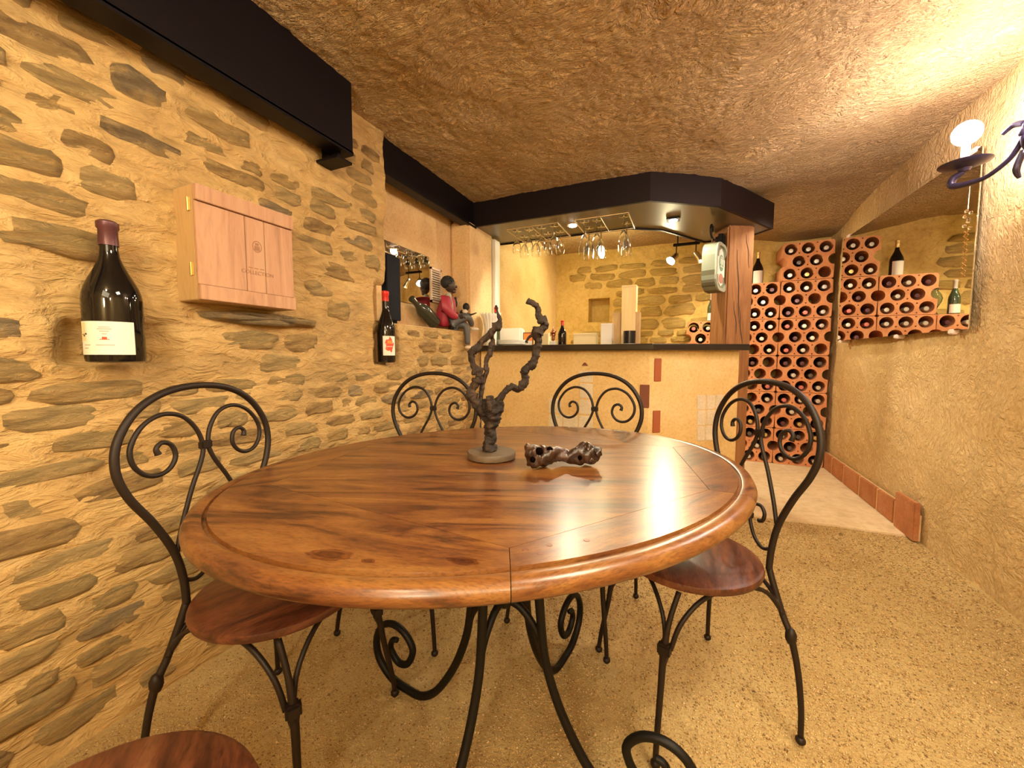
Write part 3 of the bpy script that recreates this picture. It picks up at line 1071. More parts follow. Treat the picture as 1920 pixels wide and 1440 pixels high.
# hanging rails for glasses
def glass_rail(x0, x1, y0, y1, label):
    t = thing('glass_rail', label, 'glass rack', ((x0 + x1) / 2, (y0 + y1) / 2, 2.034), 0, 'chrome glass rails under the canopy')
    m = MB()
    z = 1.995
    fr = MB()
    fr.tube([(x0, y0, z + 0.012), (x1, y0, z + 0.012)], 0.003, 6)
    fr.tube([(x0, y1, z + 0.012), (x1, y1, z + 0.012)], 0.003, 6)
    for xx in (x0, x1):
        fr.tube([(xx, y0, 2.033), (xx, y0, z + 0.012), (xx, y1, z + 0.012), (xx, y1, 2.033)], 0.003, 6)
    fr.build('frame', 'chrome', t, True, True)
    n = 2
    for k in range(n + 1):
        xx = x0 + (x1 - x0) * k / n
        m = MB()
        m.tube([(xx, y1, z + 0.006), (xx, y0, z + 0.006)], 0.0025, 6)
        m.build('rail', 'chrome', t, True, True)
    return t


glass_rail(-1.265, -0.865, 2.79, 3.14, 'left chrome wire glass rail under the bar canopy')
glass_rail(-0.745, -0.375, 2.79, 3.14, 'right chrome wire glass rail under the bar canopy')


def make_glass(h, rb, label):
    t = thing('wine_glass', label, 'glass', (0, 0, 0), 0, 'glasses hanging from the rails')
    ft = MB()
    ft.lathe([(0.0, 0.0), (0.034, 0.0), (0.034, -0.002), (0.006, -0.006), (0.0035, -0.012), (0.0035, -h * 0.38), (0.0, -h * 0.40)], 20)
    ft.build('stem', 'clear_glass', t, True)
    bo = MB()
    o_, i_ = [], []
    for k in range(9):
        a = k / 8
        r = rb * math.sin(PI * (0.04 + 0.62 * a)) ** 0.75
        o_.append((r, -h * 0.39 - (h * 0.61) * a))
    for (r, z) in o_[::-1]:
        i_.append((max(r - 0.0016, 0.0006), z - (0.002 if r < rb * 0.5 else 0)))
    bo.lathe([(0.0005, o_[0][1])] + o_ + i_ + [(0.0005, o_[0][1] - 0.003)], 22)
    bo.build('bowl', 'clear_glass', t, True)
    return t


gl_small = make_glass(0.165, 0.034, '')
gl_big = make_glass(0.235, 0.038, '')
ORD = ['leftmost', 'second', 'third', 'fourth']
first_s = first_b = True
for row, yy in (('front', 2.868), ('rear', 3.02)):
    for k, xx in enumerate((-1.215, -1.115, -1.015, -0.915)):
        lab = f'small wine glass hanging {ORD[k]} from the left, {row} row of the left rail'
        if first_s:
            gl_small.location = (xx, yy, 2.012)
            gl_small['label'] = lab
            first_s = False
        else:
            copy_thing(gl_small, (xx, yy, 2.012), label=lab)
    for k, (xx, w) in enumerate(((-0.69, 'leftmost'), (-0.60, 'middle'), (-0.415, 'rightmost'))):
        lab = f'tall tulip glass hanging {w} in the {row} row of the right rail'
        if first_b:
            gl_big.location = (xx, yy, 2.012)
            gl_big['label'] = lab
            first_b = False
        else:
            copy_thing(gl_big, (xx, yy, 2.012), label=lab)

# track light at the back of the bar
tl = thing('track_light', 'black two-spot ceiling light at the back of the bar', 'spotlight', (-0.02, 4.27, 2.14))
m = MB()
m.box((-0.14, 4.25, 2.125), (0.10, 4.285, 2.15), 0.004)
m.tube([(-0.10, 4.268, 2.15), (-0.10, 4.268, 2.30)], 0.006, 6)
m.tube([(0.06, 4.268, 2.15), (0.06, 4.268, 2.30)], 0.006, 6)
m.build('track', 'iron_black', tl, False, True)
for (xx, dr) in ((-0.11, Vector((-0.45, -0.55, -0.6))), (0.065, Vector((0.5, 0.1, -0.7)))):
    dr.normalize()
    base = Vector((xx, 4.268, 2.125))
    end = base + Vector((0, 0, -0.085))
    ar = MB()
    ar.tube([base, end], 0.005, 6)
    arm = ar.build('arm', 'iron_black', tl, False, True)
    q = Vector((0, 0, 1)).rotation_difference(dr).to_matrix().to_4x4()
    hd = MB()
    hd.lathe([(0.014, -0.02), (0.026, 0.0), (0.026, 0.05), (0.045, 0.10)], 18, M=Matrix.Translation(end) @ q, cap=False)
    h = hd.build('spot_head', 'chrome', tl, True, True)
    ln = MB()
    ln.lathe([(0.0, 0.085), (0.037, 0.086)], 18, M=Matrix.Translation(end) @ q)
    o = ln.build('lens', 'spot_glow', None)
    o.parent = h
    o.data.transform(Matrix.Translation(-Vector(tl.location)))

# light-box sign with scroll bracket
A = Vector((0.173, 3.187, 0))
D = Vector((0.100, 0.316, 0)).normalized()
Nn = Vector((D.y, -D.x, 0))
sg = thing('hanging_sign', 'grey-green enamelled light box sign hanging beside the timber post', 'sign', (A.x, A.y, 1.53))
MS = Matrix(((D.x, 0, Nn.x, 0), (D.y, 0, Nn.y, 0), (0, 1, 0, 0), (0, 0, 0, 1)))   # local x along D, y up, z out of the face


def outline(w, h, ins=0.0, n=10):
    pts = []
    r = 0.10 - ins * 0.5
    x0, x1, y0, y1 = ins, w - ins, ins, h - ins
    for (cx, cy, a0) in ((x1 - r, y0 + r, -PI / 2), (x1 - r, y1 - r, 0), (x0 + r, y1 - r, PI / 2), (x0 + r, y0 + r, PI)):
        for k in range(n // 2 + 1):
            a = a0 + (PI / 2) * k / (n // 2)
            pts.append((cx + r * math.cos(a), cy + r * math.sin(a)))
    return pts


W_, H_ = 0.31, 0.345
m = MB()
m.prism(outline(W_, H_), -0.088, 0.0, MS)
m.build('case', 'sign_shell', sg)
m = MB()
m.prism([(0.0, 0.10), (0.02, 0.03), (0.10, -0.002), (W_ - 0.10, -0.002), (W_ - 0.02, 0.03), (W_, 0.10), (W_ + 0.002, 0.135), (-0.002, 0.135)], -0.090, -0.001, MS)
m.build('lower_case', 'sign_base', sg)
m = MB()
ou, inn = outline(W_, H_), outline(W_, H_, 0.022)
n_ = len(ou)
vs = [MS @ Vector((x, y, z)) for z in (0.0, 0.012) for x, y in ou] + [MS @ Vector((x, y, z)) for z in (0.0, 0.012) for x, y in inn]
fs = []
for i in range(n_):
    j = (i + 1) % n_
    fs += [(n_ + i, n_ + j, 3 * n_ + j, 3 * n_ + i), (i, j, n_ + j, n_ + i), (2 * n_ + i, 3 * n_ + i, 3 * n_ + j, 2 * n_ + j)]
m.add(vs, fs)
m.build('rim', 'sign_face', sg)
cross = [(x_, y_ * 0.80) for x_, y_ in [(0.06, 0.14), (0.06, 0.30), (0.09, 0.30), (0.11, 0.36), (0.155, 0.385), (0.20, 0.36), (0.22, 0.30), (0.25, 0.30), (0.25, 0.14), (0.22, 0.14), (0.20, 0.07), (0.155, 0.045), (0.11, 0.07), (0.09, 0.14)]]
m = MB()
m.prism(cross, 0.0, 0.004, MS)
face = m.build('face_panel', 'white_milky', sg)
for nm, mt, cx, cy, rx, ry in (('emblem', 'sign_green', 0.155, 0.205, 0.062, 0.058), ('emblem', 'sign_red', 0.155, 0.092, 0.055, 0.036)):
    m = MB()
    m.prism([(cx + rx * math.cos(2 * PI * k / 20), cy + ry * math.sin(2 * PI * k / 20)) for k in range(20)], 0.004, 0.006, MS)
    e = m.build(nm, mt, None)
    e.parent = face
m = MB()
for k, (cx, cy, w, h) in enumerate(((0.13, 0.215, 0.012, 0.04), (0.155, 0.210, 0.012, 0.05), (0.18, 0.215, 0.012, 0.04), (0.155, 0.178, 0.07, 0.007), (0.155, 0.244, 0.05, 0.007))):
    m.prism([(cx - w / 2, cy - h / 2), (cx + w / 2, cy - h / 2), (cx + w / 2, cy + h / 2), (cx - w / 2, cy + h / 2)], 0.006, 0.0075, MS)
e = m.build('emblem', 'white_milky', None)
e.parent = face
br = MB()
br.box((W_ - 0.05, H_ - 0.015, -0.075), (W_ + 0.02, H_ + 0.110, -0.005), 0.02, MS)
mt_ = br.build('bracket', 'iron_black', sg)
sc = MB()
pts = [(W_ - 0.02, H_ + 0.02), (0.20, H_ + 0.045), (0.12, H_ + 0.03), (0.06, H_ + 0.045), (0.035, H_ + 0.085), (0.055, H_ + 0.12), (0.09, H_ + 0.11), (0.085, H_ + 0.08)]
sc.tube([MS @ Vector((x, y, -0.045)) for x, y in pts], 0.008, 8, True, 6)
o = sc.build('scroll', 'iron_black', None, True)
o.parent = mt_
sc = MB()
sc.tube([MS @ Vector((0.08, H_ + 0.035, -0.045)), MS @ Vector((0.08, H_ - 0.005, -0.045))], 0.003, 6)
sc.build('hanger', 'chrome', sg)


# ================================================================== BOTTLES
def bottle_prof(h, r, neck=0.0145, sh=0.60, burg=True):
    p = [(r * 0.86, 0.0), (r * 0.97, h * 0.008), (r, h * 0.03), (r, h * 0.44 if burg else h * 0.56)]
    z0, z1 = (0.44, 0.80) if burg else (0.56, 0.74)
    for k in range(1, 9):
        t = k / 8
        s = 0.5 + 0.5 * math.cos(PI * t)
        s = s ** (0.95 if burg else 0.75)
        p.append((neck + (r - neck) * s, h * (z0 + (z1 - z0) * t)))
    p += [(neck, h * 0.955), (neck * 1.16, h * 0.958), (neck * 1.16, h * 0.985), (neck, h * 0.988), (neck * 0.9, h), (0, h)]
    return p


def make_bottle(label, cat, loc, h, r, mat, cap=None, rotz=0.0, burg=True, neck=0.0145, lab=None, capn=0.82, group=None, name='wine_bottle', tilt=None):
    t = thing(name, label, cat, loc, rotz, group)
    if tilt is not None:
        t.rotation_euler = tilt
    m = MB()
    m.lathe([(0.0, h * 0.03)] + bottle_prof(h, r, neck, burg=burg), 28)
    m.build('body', mat, t, True)
    if cap:
        m = MB()
        m.lathe([(neck * 1.10, h * capn), (neck * 1.06, h * 0.94), (neck * 1.24, h * 0.952), (neck * 1.24, h * 0.99), (neck * 0.9, h * 1.004), (0, h * 1.005)], 20, cap=False)
        m.build('capsule', cap, t, True)
    if lab:
        z0, z1, a0, a1, mt = lab
        m = MB()
        m.lathe([(r * 1.008, z0 * h), (r * 1.008, z1 * h)], 20, a0=a0, a1=a1)
        lb = m.build('paper_label', mt, t, True)
        return t, lb
    return t


def patch(r, h, a0, a1, z0, z1, name, mat, parent):
    m = MB()
    m.lathe([(r, z0), (r, z1)], max(2, int((a1 - a0) / 0.12)), a0=a0, a1=a1)
    o = m.build(name, mat, None, True)
    o.parent = parent
    return o


# magnum in the wall niche
mh, mr = 0.372, 0.0605
mag, lb = make_bottle('large dark magnum with white label in the stone wall niche', 'wine bottle', (-1.412, 0.552, 1.0335), mh, mr, 'wine_glass_black',
                      'burgundy_foil', math.radians(-24), lab=(0.055, 0.285, -1.35, 0.70, 'paper'), capn=0.83, neck=0.0185)
R_ = mr * 1.014
for (c, w, z) in ((-0.28, 0.36, 0.245), (-0.28, 0.46, 0.232), (-0.28, 0.30, 0.216), (-0.28, 0.16, 0.198), (-0.28, 0.60, 0.122), (-0.95, 0.3, 0.122), (-1.0, 0.22, 0.10)):
    patch(R_, mh, c - w / 2, c + w / 2, z * mh - 0.0013, z * mh + 0.0013, 'printed_line', 'ink_grey', lb)
m = MB()
m.lathe([(R_, 0.158 * mh), (R_, 0.163 * mh)], 6, a0=-0.44, a1=-0.12)
m.lathe([(R_, 0.163 * mh), (R_, 0.178 * mh)], 5, a0=-0.36, a1=-0.20)
o = m.build('printed_crest', 'red_ink', None, True)
o.parent = lb
m = MB()
m.lathe([(R_, 0.19 * mh), (R_, 0.198 * mh)], 3, a0=-1.20, a1=-1.12)
m.lathe([(R_, 0.18 * mh), (R_, 0.192 * mh)], 3, a0=-1.14, a1=-1.04)
m.lathe([(R_, 0.192 * mh), (R_, 0.203 * mh)], 3, a0=-1.05, a1=-0.93)
o = m.build('printed_crest', 'ink', None, True)
o.parent = lb
patch(mr * 1.011, mh, -1.33, -1.0, 0.15 * mh, 0.275 * mh, 'printed_panel', 'cream_card', lb)

# red-capped bottle at the end of the stone wall
rb, lb = make_bottle('black bottle with red wax cap and orange label at the stone wall end', 'wine bottle', (-1.470, 1.677, 1.0165), 0.378, 0.0465, 'wine_glass_black',
                     'red_wax', math.radians(-25), lab=(0.10, 0.37, -0.80, 0.75, 'paper'), capn=0.86, neck=0.0155)
m = MB()
bl = []
for k in range(24):
    a = 2 * PI * k / 24
    rr = 1 + 0.16 * math.sin(5 * a + 1) + 0.1 * math.sin(9 * a)
    bl.append((0.48 * rr * math.cos(a), 0.036 * rr * math.sin(a)))
m = MB()
Rr = 0.0465 * 1.018
vs = [(Rr * math.cos(-0.05), Rr * math.sin(-0.05), 0.094)] + [(Rr * math.cos(-0.05 + a), Rr * math.sin(-0.05 + a), 0.094 + z) for a, z in bl]
vs2 = [(Rr * math.cos(-0.05 + a * 0.5), Rr * math.sin(-0.05 + a * 0.5), 0.094 + z * 0.5) for a, z in bl]
m.add(vs + vs2, [(1 + k, 1 + (k + 1) % 24, 25 + (k + 1) % 24, 25 + k) for k in range(24)] + [(0, 25 + k, 25 + (k + 1) % 24) for k in range(24)])
o = m.build('printed_patch', 'red_ink', None, True)
o.parent = lb
m = MB()
m.lathe([(Rr * 1.006, 0.100), (Rr * 1.006, 0.116)], 6, a0=-0.30, a1=0.22)
o = m.build('printed_patch', 'orange_ink', None, True)
o.parent = lb
for a0 in (-0.36, -0.19, -0.02, 0.13):
    patch(Rr * 1.01, 1, a0, a0 + 0.11, 0.083, 0.087, 'printed_letter', 'paper', lb)

# lying bottle on the ledge
lyb = make_bottle('big grey-green bottle leaning on its side on the recess ledge', 'wine bottle', (-1.57, 2.265, 1.281), 0.275, 0.048, 'bottle_grey', None, neck=0.019,
                  tilt=(math.radians(62), 0, 0))
# bottles standing on the clay racks
make_bottle('dark bottle with white label standing on the middle rack column', 'wine bottle', (0.635, 4.64, 1.7548), 0.325, 0.049, 'wine_glass_black', 'gold_foil', math.radians(-90),
            lab=(0.04, 0.42, -0.95, 0.95, 'paper'), capn=0.80)
make_bottle('green bottle with white label standing on the low rack column', 'wine bottle', (0.235, 4.62, 1.4048), 0.30, 0.039, 'bottle_green', 'pale_foil', math.radians(-90),
            lab=(0.05, 0.30, -1.2, 1.2, 'paper'), capn=0.72)
dc = thing('glass_decanter', 'rounded glass decanter on the low rack column behind the timber post', 'decanter', (0.365, 4.63, 1.4048))
m = MB()
m.lathe([(0.0, 0.0), (0.034, 0.0), (0.030, 0.012), (0.018, 0.04), (0.030, 0.075), (0.050, 0.115), (0.056, 0.145), (0.046, 0.18), (0.026, 0.21), (0.022, 0.24), (0.028, 0.262), (0.026, 0.262), (0.020, 0.24), (0.024, 0.21), (0.044, 0.18), (0.054, 0.145), (0.048, 0.115), (0.028, 0.078), (0.0, 0.05)], 28)
m.build('body', 'smoked_glass', dc, True)

# crate on the wall -----------------------------------------------------------------
bx = thing('wine_crate', 'shallow wooden wine crate mounted on the stone wall', 'crate', (-1.48, 0.91, 1.225))
m = MB()
m.box((-0.015, -0.168, 0.0), (0.094, 0.157, 0.348), 0.002)
m.build('case', 'crate_side', bx)
for (y0, y1) in ((-0.168, -0.02), (-0.0185, 0.047), (0.0485, 0.157)):
    m = MB()
    m.box((0.094, y0, 0.048), (0.103, y1, 0.298), 0.0012)
    m.build('plank', 'crate_oak', bx)
for (z0, z1, x1) in ((0.300, 0.348, 0.112), (0.001, 0.046, 0.112)):
    m = MB()
    m.box((0.094, -0.168, z0), (x1, 0.157, z1), 0.0015)
    m.build('batten', 'crate_oak', bx)
for z in (0.27, 0.075):
    m = MB()
    m.box((0.066, -0.1705, z), (0.082, -0.168, z + 0.04), 0.001)
    m.tube([(0.074, -0.172, z), (0.074, -0.172, z + 0.04)], 0.003, 8)
    m.build('hinge', 'brass', bx)
flat('branded', (0.30, 0.15, 0.085), 0.7)


def text_mesh(txt, size, mat, parent, M, name='lettering', ext=0.0004):
    c = bpy.data.curves.new(name, 'FONT')
    c.body = txt
    c.size = size
    c.extrude = ext
    c.align_x = 'CENTER'
    tmp = bpy.data.objects.new('tmp', c)
    me = bpy.data.meshes.new_from_object(tmp)
    bpy.data.objects.remove(tmp)
    me.transform(M)
    o = link(name, me, mat, parent)
    return o


MT = Matrix(((0, 0, 1, 0), (1, 0, 0, 0), (0, 1, 0, 0), (0, 0, 0, 1)))
text_mesh('COLLECTION', 0.0185, 'branded', bx, Matrix.Translation((0.1034, 0.02, 0.108)) @ MT)
m = MB()
for k in range(3):
    m.box((0.103, -0.012 + k * 0.02, 0.128), (0.1036, 0.002 + k * 0.02, 0.131))
m.build('lettering', 'branded', bx)
m = MB()
ring = [(0.017 * math.cos(2 * PI * k / 24), 0.020 * math.sin(2 * PI * k / 24)) for k in range(24)]
for k in range(24):
    p, q = ring[k], ring[(k + 1) % 24]
    m.add([Vector((0.1036, 0.02 + p[0], 0.205 + p[1])), Vector((0.1036, 0.02 + q[0], 0.205 + q[1])), Vector((0.1036, 0.02 + q[0] * 0.82, 0.205 + q[1] * 0.82)), Vector((0.1036, 0.02 + p[0] * 0.82, 0.205 + p[1] * 0.82))], [(0, 1, 2, 3)])
m.box((0.103, 0.011, 0.192), (0.1036, 0.029, 0.207))
m.box((0.103, 0.014, 0.209), (0.1036, 0.026, 0.217))
m.build('branded_emblem', 'branded', bx)

# ================================================================== CLAY RACKS
BWD, BHT, BDP = 0.400, 0.350, 0.30
RY = 4.50
PX, RH = BWD / 3, 0.051


def circle(cx, cz, r, n=20, a0=0.0, a1=2 * PI):
    return [(cx + r * math.cos(a0 + (a1 - a0) * k / n), cz + r * math.sin(a0 + (a1 - a0) * k / n)) for k in range(n + (0 if abs(a1 - a0 - 2 * PI) < 1e-6 else 1))]


HOLES = [(-PX, 0.062), (0, 0.062), (PX, 0.062), (-PX / 2, 0.175), (PX / 2, 0.175), (-PX, 0.288), (0, 0.288), (PX, 0.288)]


def rack_mesh():
    cu = bpy.data.curves.new('clay', 'CURVE')
    cu.dimensions = '2D'
    cu.fill_mode = 'BOTH'
    cu.extrude = BDP / 2

    def add(pts):
        s = cu.splines.new('POLY')
        s.points.add(len(pts) - 1)
        for p, q in zip(s.points, pts):
            p.co = (q[0], q[1], 0, 1)
        s.use_cyclic_u = True
    w = BWD / 2 - 0.003
    out = [(-w, 0.012), (-w + 0.012, 0.002), (w - 0.012, 0.002), (w, 0.012)]
    out += [(w + 0.003 - 0.048 * math.sin(a), 0.175 - 0.048 * math.cos(a)) for a in [PI * k / 10 for k in range(11)]]
    out += [(w, BHT - 0.012), (w - 0.012, BHT - 0.002), (-w + 0.012, BHT - 0.002), (-w, BHT - 0.012)]
    out += [(-w - 0.003 + 0.048 * math.sin(a), 0.175 + 0.048 * math.cos(a)) for a in [PI * k / 10 for k in range(11)]]
    add(out)
    for (x, z) in HOLES:
        add(circle(x, z, RH))
    for (x, z, u) in ((-PX / 2, 0.100, 1), (PX / 2, 0.100, 1), (-PX / 2, 0.250, -1), (PX / 2, 0.250, -1), (0, 0.137, -1), (0, 0.213, 1),
                      (-PX / 2, 0.018, 1), (PX / 2, 0.018, 1), (-PX / 2, 0.332, -1), (PX / 2, 0.332, -1)):
        add([(x - 0.008, z - 0.006 * u), (x + 0.008, z - 0.006 * u), (x, z + 0.008 * u)][::u])
    ob = bpy.data.objects.new('tmp', cu)
    me = bpy.data.meshes.new_from_object(ob)
    bpy.data.objects.remove(ob)
    me.transform(Matrix(((1, 0, 0, 0), (0, 0, 1, BDP / 2), (0, 1, 0, 0), (0, 0, 0, 1))))
    return me


rk = rack_mesh()
rk.materials.append(MATS['clay_rack'])
COLX = {'right': 1.010, 'middle': 0.606, 'left': 0.202}
TIER = ['bottom', 'second', 'third', 'fourth', 'fifth', 'top']
HN = ['bottom left', 'bottom middle', 'bottom right', 'centre left', 'centre right', 'top left', 'top middle', 'top right']
empties = {('right', 5, 2), ('right', 4, 4), ('right', 3, 2), ('middle', 3, 1), ('middle', 2, 7), ('middle', 2, 4), ('middle', 1, 7 - 1), ('middle', 0, 3), ('right', 1, 4), ('middle', 2, 1), ('right', 0, 4), ('middle', 1, 6)}
bprof = bottle_prof(0.295, 0.0385)


def bottle_src(foil):
    t = thing('wine_bottle', '', 'wine bottle', (0, 0, 0), 0, 'wine bottles lying in the clay racks')
    M = Matrix.Rotation(PI / 2, 4, 'X')       # local z -> -y : neck outwards
    m = MB()
    m.lathe([(0.0, 0.01)] + bprof, 16, M=M)
    m.build('body', 'wine_glass_black', t, True)
    m = MB()
    m.lathe([(0.0168, 0.235), (0.0165, 0.278), (0.0195, 0.281), (0.0195, 0.292), (0.017, 0.2975), (0, 0.2985)], 14, M=M, cap=False)
    m.build('capsule', foil, t, True)
    return t


SRC = {}
FW = ['pale_foil'] * 6 + ['dark_foil'] * 2 + ['gold_foil', 'pink_foil', 'burgundy_foil']
FN = {'pale_foil': 'pale capsule', 'dark_foil': 'dark capsule', 'gold_foil': 'gold capsule', 'pink_foil': 'pinkish capsule', 'burgundy_foil': 'dark red capsule'}
rr = random.Random(3)
for cn, tiers in (('right', 6), ('middle', 5), ('left', 4)):
    for ti in range(tiers):
        tn = 'top' if ti == tiers - 1 else TIER[ti]
        jx = rr.uniform(-0.0015, 0.0015)
        jy = rr.uniform(-0.012, 0.0)
        o = bpy.data.objects.new('clay_rack', rk)
        COL.objects.link(o)
        o.location = (COLX[cn] + jx, RY + jy, 0.006 + ti * BHT)
        tag(o, f'terracotta wine rack block, {tn} of the {cn} column' + ('' if tn in ('top', 'bottom') else ' counted from the floor'), 'wine rack', 'stacked clay rack blocks')
        for hi, (hx, hz) in enumerate(HOLES):
            if (cn, ti, hi) in empties or (cn == 'left' and ti < 3):
                continue
            foil = rr.choice(FW)
            if (cn, ti, hi) == ('right', 5, 1):
                foil = 'gold_foil'
            lab = f'bottle with {FN[foil]} in {HN[hi]} hole of {tn} rack block, {cn} column'
            loc = (o.location.x + hx, RY + 0.292 + jy + rr.uniform(-0.006, 0.012), o.location.z + hz - (RH - 0.0385) + 0.0006)
            if foil not in SRC:
                SRC[foil] = bottle_src(foil)
                SRC[foil].location = loc
                SRC[foil]['label'] = lab
            else:
                copy_thing(SRC[foil], loc, label=lab)

# ================================================================== MIRRORS
mr_ = thing('wall_mirror', 'frameless mirror clipped to the right plaster wall', 'mirror', (1.232, 2.60, 1.18), math.radians(1.6))
m = MB()
m.box((-0.0055, 0.0, 0.0), (0.0005, 1.60, 0.84), 0.001)
m.build('pane', 'mirror', mr_)
for (yy, zz) in ((4.15, 1.172), (3.25, 1.172), (2.72, 1.172), (4.1, 2.02), (2.66, 2.02)):
    m = MB()
    m.box((-0.012, yy - 2.62, zz - 1.192), (0.012 + (yy - 2.6) * 0.03, yy - 2.58, zz - 1.166), 0.005)
    m.build('clip', 'plastic_clip', mr_)
m2 = thing('recess_mirror', 'small mirror in the recess beside the speaker', 'mirror', (-1.645, 2.1, 1.393))
m = MB()
m.box((-1.649, 1.74, 1.393), (-1.642, 2.322, 1.735), 0.001)
m.build('pane', 'mirror', m2, False, True)

# ================================================================== VENT
vt = thing('vent_grille', 'white louvred vent grille on the recess wall', 'vent', (-1.65, 2.39, 1.43))
m = MB()
for (y0, y1, z0, z1) in ((2.333, 2.344, 1.43, 1.672), (2.452, 2.463, 1.43, 1.672), (2.333, 2.463, 1.43, 1.444), (2.333, 2.463, 1.658, 1.672)):
    m.box((-1.651, y0, z0), (-1.636, y1, z1))
m.build('frame', 'vent_paint', vt, False, True)
m = MB()
m.box((-1.651, 2.338, 1.435), (-1.649, 2.458, 1.667))
m.build('backing', 'dark_gap', vt, False, True)
for k in range(13):
    z = 1.449 + k * 0.0161
    m = MB()
    m.add([(-1.648, 2.344, z + 0.012), (-1.648, 2.452, z + 0.012), (-1.637, 2.452, z), (-1.637, 2.344, z), (-1.648, 2.344, z + 0.014), (-1.648, 2.452, z + 0.014), (-1.637, 2.452, z + 0.002), (-1.637, 2.344, z + 0.002)],
          [(0, 1, 2, 3), (7, 6, 5, 4), (3, 2, 6, 7), (0, 4, 5, 1), (0, 3, 7, 4), (1, 5, 6, 2)])
    m.build('slat', 'vent_paint', vt, False, True)

# ================================================================== SPEAKER
sp = thing('speaker', 'tall black speaker standing on the recess ledge', 'speaker', (-1.56, 1.775, 1.2365))
m = MB()
m.box((-0.075, -0.06, 0.0), (0.05, 0.085, 0.385), 0.02)
m.build('cabinet', 'speaker_black', sp, True)
m = MB()
m.box((0.045, -0.045, 0.015), (0.056, 0.07, 0.37), 0.004)
m.build('grille', 'speaker_black', sp)

# ================================================================== FIGURINE
fg = thing('seated_figurine', 'figurine of a seated person in red jacket and grey trousers', 'figurine', (-1.555, 2.405, 1.237), math.radians(30))
fg.scale = (1.13, 1.13, 1.13)


def skin(name, chains, mat, parent, sub=1):
    """chains: list of [(x,y,z,r), ...]; every chain after the first starts at an existing vertex index given first"""
    vs, es, rs = [], [], []
    for ch in chains:
        prev = None
        for q in ch:
            if isinstance(q, int):
                prev = q
                continue
            vs.append(q[:3])
            rs.append(q[3])
            if prev is not None:
                es.append((prev, len(vs) - 1))
            prev = len(vs) - 1
    me = bpy.data.meshes.new(name)
    me.from_pydata(vs, es, [])
    o = bpy.data.objects.new(name, me)
    COL.objects.link(o)
    sk = o.modifiers.new('skin', 'SKIN')
    for i, d in enumerate(me.skin_vertices[0].data):
        d.radius = (rs[i], rs[i])
        d.use_root = (i == 0)
    ss = o.modifiers.new('sub', 'SUBSURF')
    ss.levels = sub
    ss.render_levels = sub
    dg = bpy.context.evaluated_depsgraph_get()
    me2 = bpy.data.meshes.new_from_object(o.evaluated_get(dg))
    bpy.data.objects.remove(o)
    return link(name, me2, mat, parent, 'all')


# x to the figure's left side of the picture's right (towards +y of the room is -x here); the figure looks along +X local, sits on z=0
skin('torso', [[(0, 0, 0.02, 0.048), (0, 0, 0.08, 0.046), (0.004, 0, 0.14, 0.050), (0.004, 0, 0.185, 0.042), (0.008, 0, 0.21, 0.020), (0.014, 0, 0.235, 0.018)]], 'vest_grey', fg)
skin('trousers', [[(0.0, 0, 0.03, 0.046), (0.03, 0.03, 0.035, 0.034), (0.09, 0.035, 0.04, 0.029), (0.118, 0.03, 0.03, 0.026), (0.124, 0.03, -0.04, 0.020), (0.126, 0.03, -0.095, 0.019)],
                  [0, (0.03, -0.03, 0.045, 0.034), (0.09, -0.01, 0.078, 0.030), (0.128, 0.02, 0.088, 0.026), (0.150, 0.055, 0.055, 0.020), (0.156, 0.075, 0.025, 0.018)]], 'trouser_grey', fg)
sh = MB()
sh.ball((0.138, 0.03, -0.108), 0.020, 12, (1.7, 0.85, 0.6))
sh.build('shoe', 'shoe_white', fg, 'all')
sh = MB()
sh.ball((0.172, 0.088, 0.012), 0.020, 12, (1.5, 0.85, 0.6))
sh.build('shoe', 'shoe_white', fg, 'all')
jk = skin('jacket', [[(-0.024, 0, 0.012, 0.046), (-0.022, 0, 0.05, 0.056), (-0.016, 0, 0.12, 0.057), (-0.010, 0, 0.175, 0.052), (-0.004, 0, 0.208, 0.028)],
                     [3, (-0.006, 0.056, 0.178, 0.034), (0.004, 0.072, 0.13, 0.032), (0.03, 0.070, 0.095, 0.028), (0.075, 0.055, 0.105, 0.022)],
                     [3, (-0.006, -0.056, 0.178, 0.034), (0.004, -0.076, 0.125, 0.033), (0.03, -0.070, 0.08, 0.028), (0.072, -0.045, 0.075, 0.022)]], 'jacket_red', fg)
for s in (1, -1):
    m = MB()
    m.prism([(0.045, 0.06), (0.056, 0.12), (0.052, 0.185), (0.03, 0.21), (0.034, 0.16), (0.030, 0.08)], 0.012 if s > 0 else -0.020, 0.020 if s > 0 else -0.012, Matrix.Rotation(PI / 2, 4, 'X'))
    o = m.build('lapel', 'shoe_white' if s < 0 else 'jacket_red', None)
    o.parent = jk
m = MB()
m.ball((0.052, 0.0, 0.195), 0.012, 10, (0.7, 1.9, 0.9))
m.ball((0.055, 0.0, 0.165), 0.016, 10, (0.6, 0.9, 1.5))
m.build('neckerchief', 'hair_black', fg, 'all')
hd = MB()
hd.ball((0.020, 0, 0.275), 0.036, 20, (0.98, 0.84, 1.16))
hd.ball((0.056, 0, 0.268), 0.008, 10, (1.1, 0.9, 1.1))
hd.ball((0.050, 0, 0.250), 0.010, 10, (0.8, 1.4, 0.55))
hd.ball((0.040, 0, 0.240), 0.016, 10, (1.0, 1.1, 0.8))
hd.ball((0.018, 0.031, 0.272), 0.009, 10, (0.9, 0.5, 1.2))
hd.ball((0.018, -0.031, 0.272), 0.009, 10, (0.9, 0.5, 1.2))
head = hd.build('head', 'skin_dark', fg, 'all')
m = MB()
for s in (-1, 1):
    m.ball((0.051, 0.0135 * s, 0.281), 0.0042, 8, (0.7, 1.3, 0.8))
o = m.build('eyes', 'white', None, 'all')
o.parent = head
m = MB()
r3 = random.Random(5)
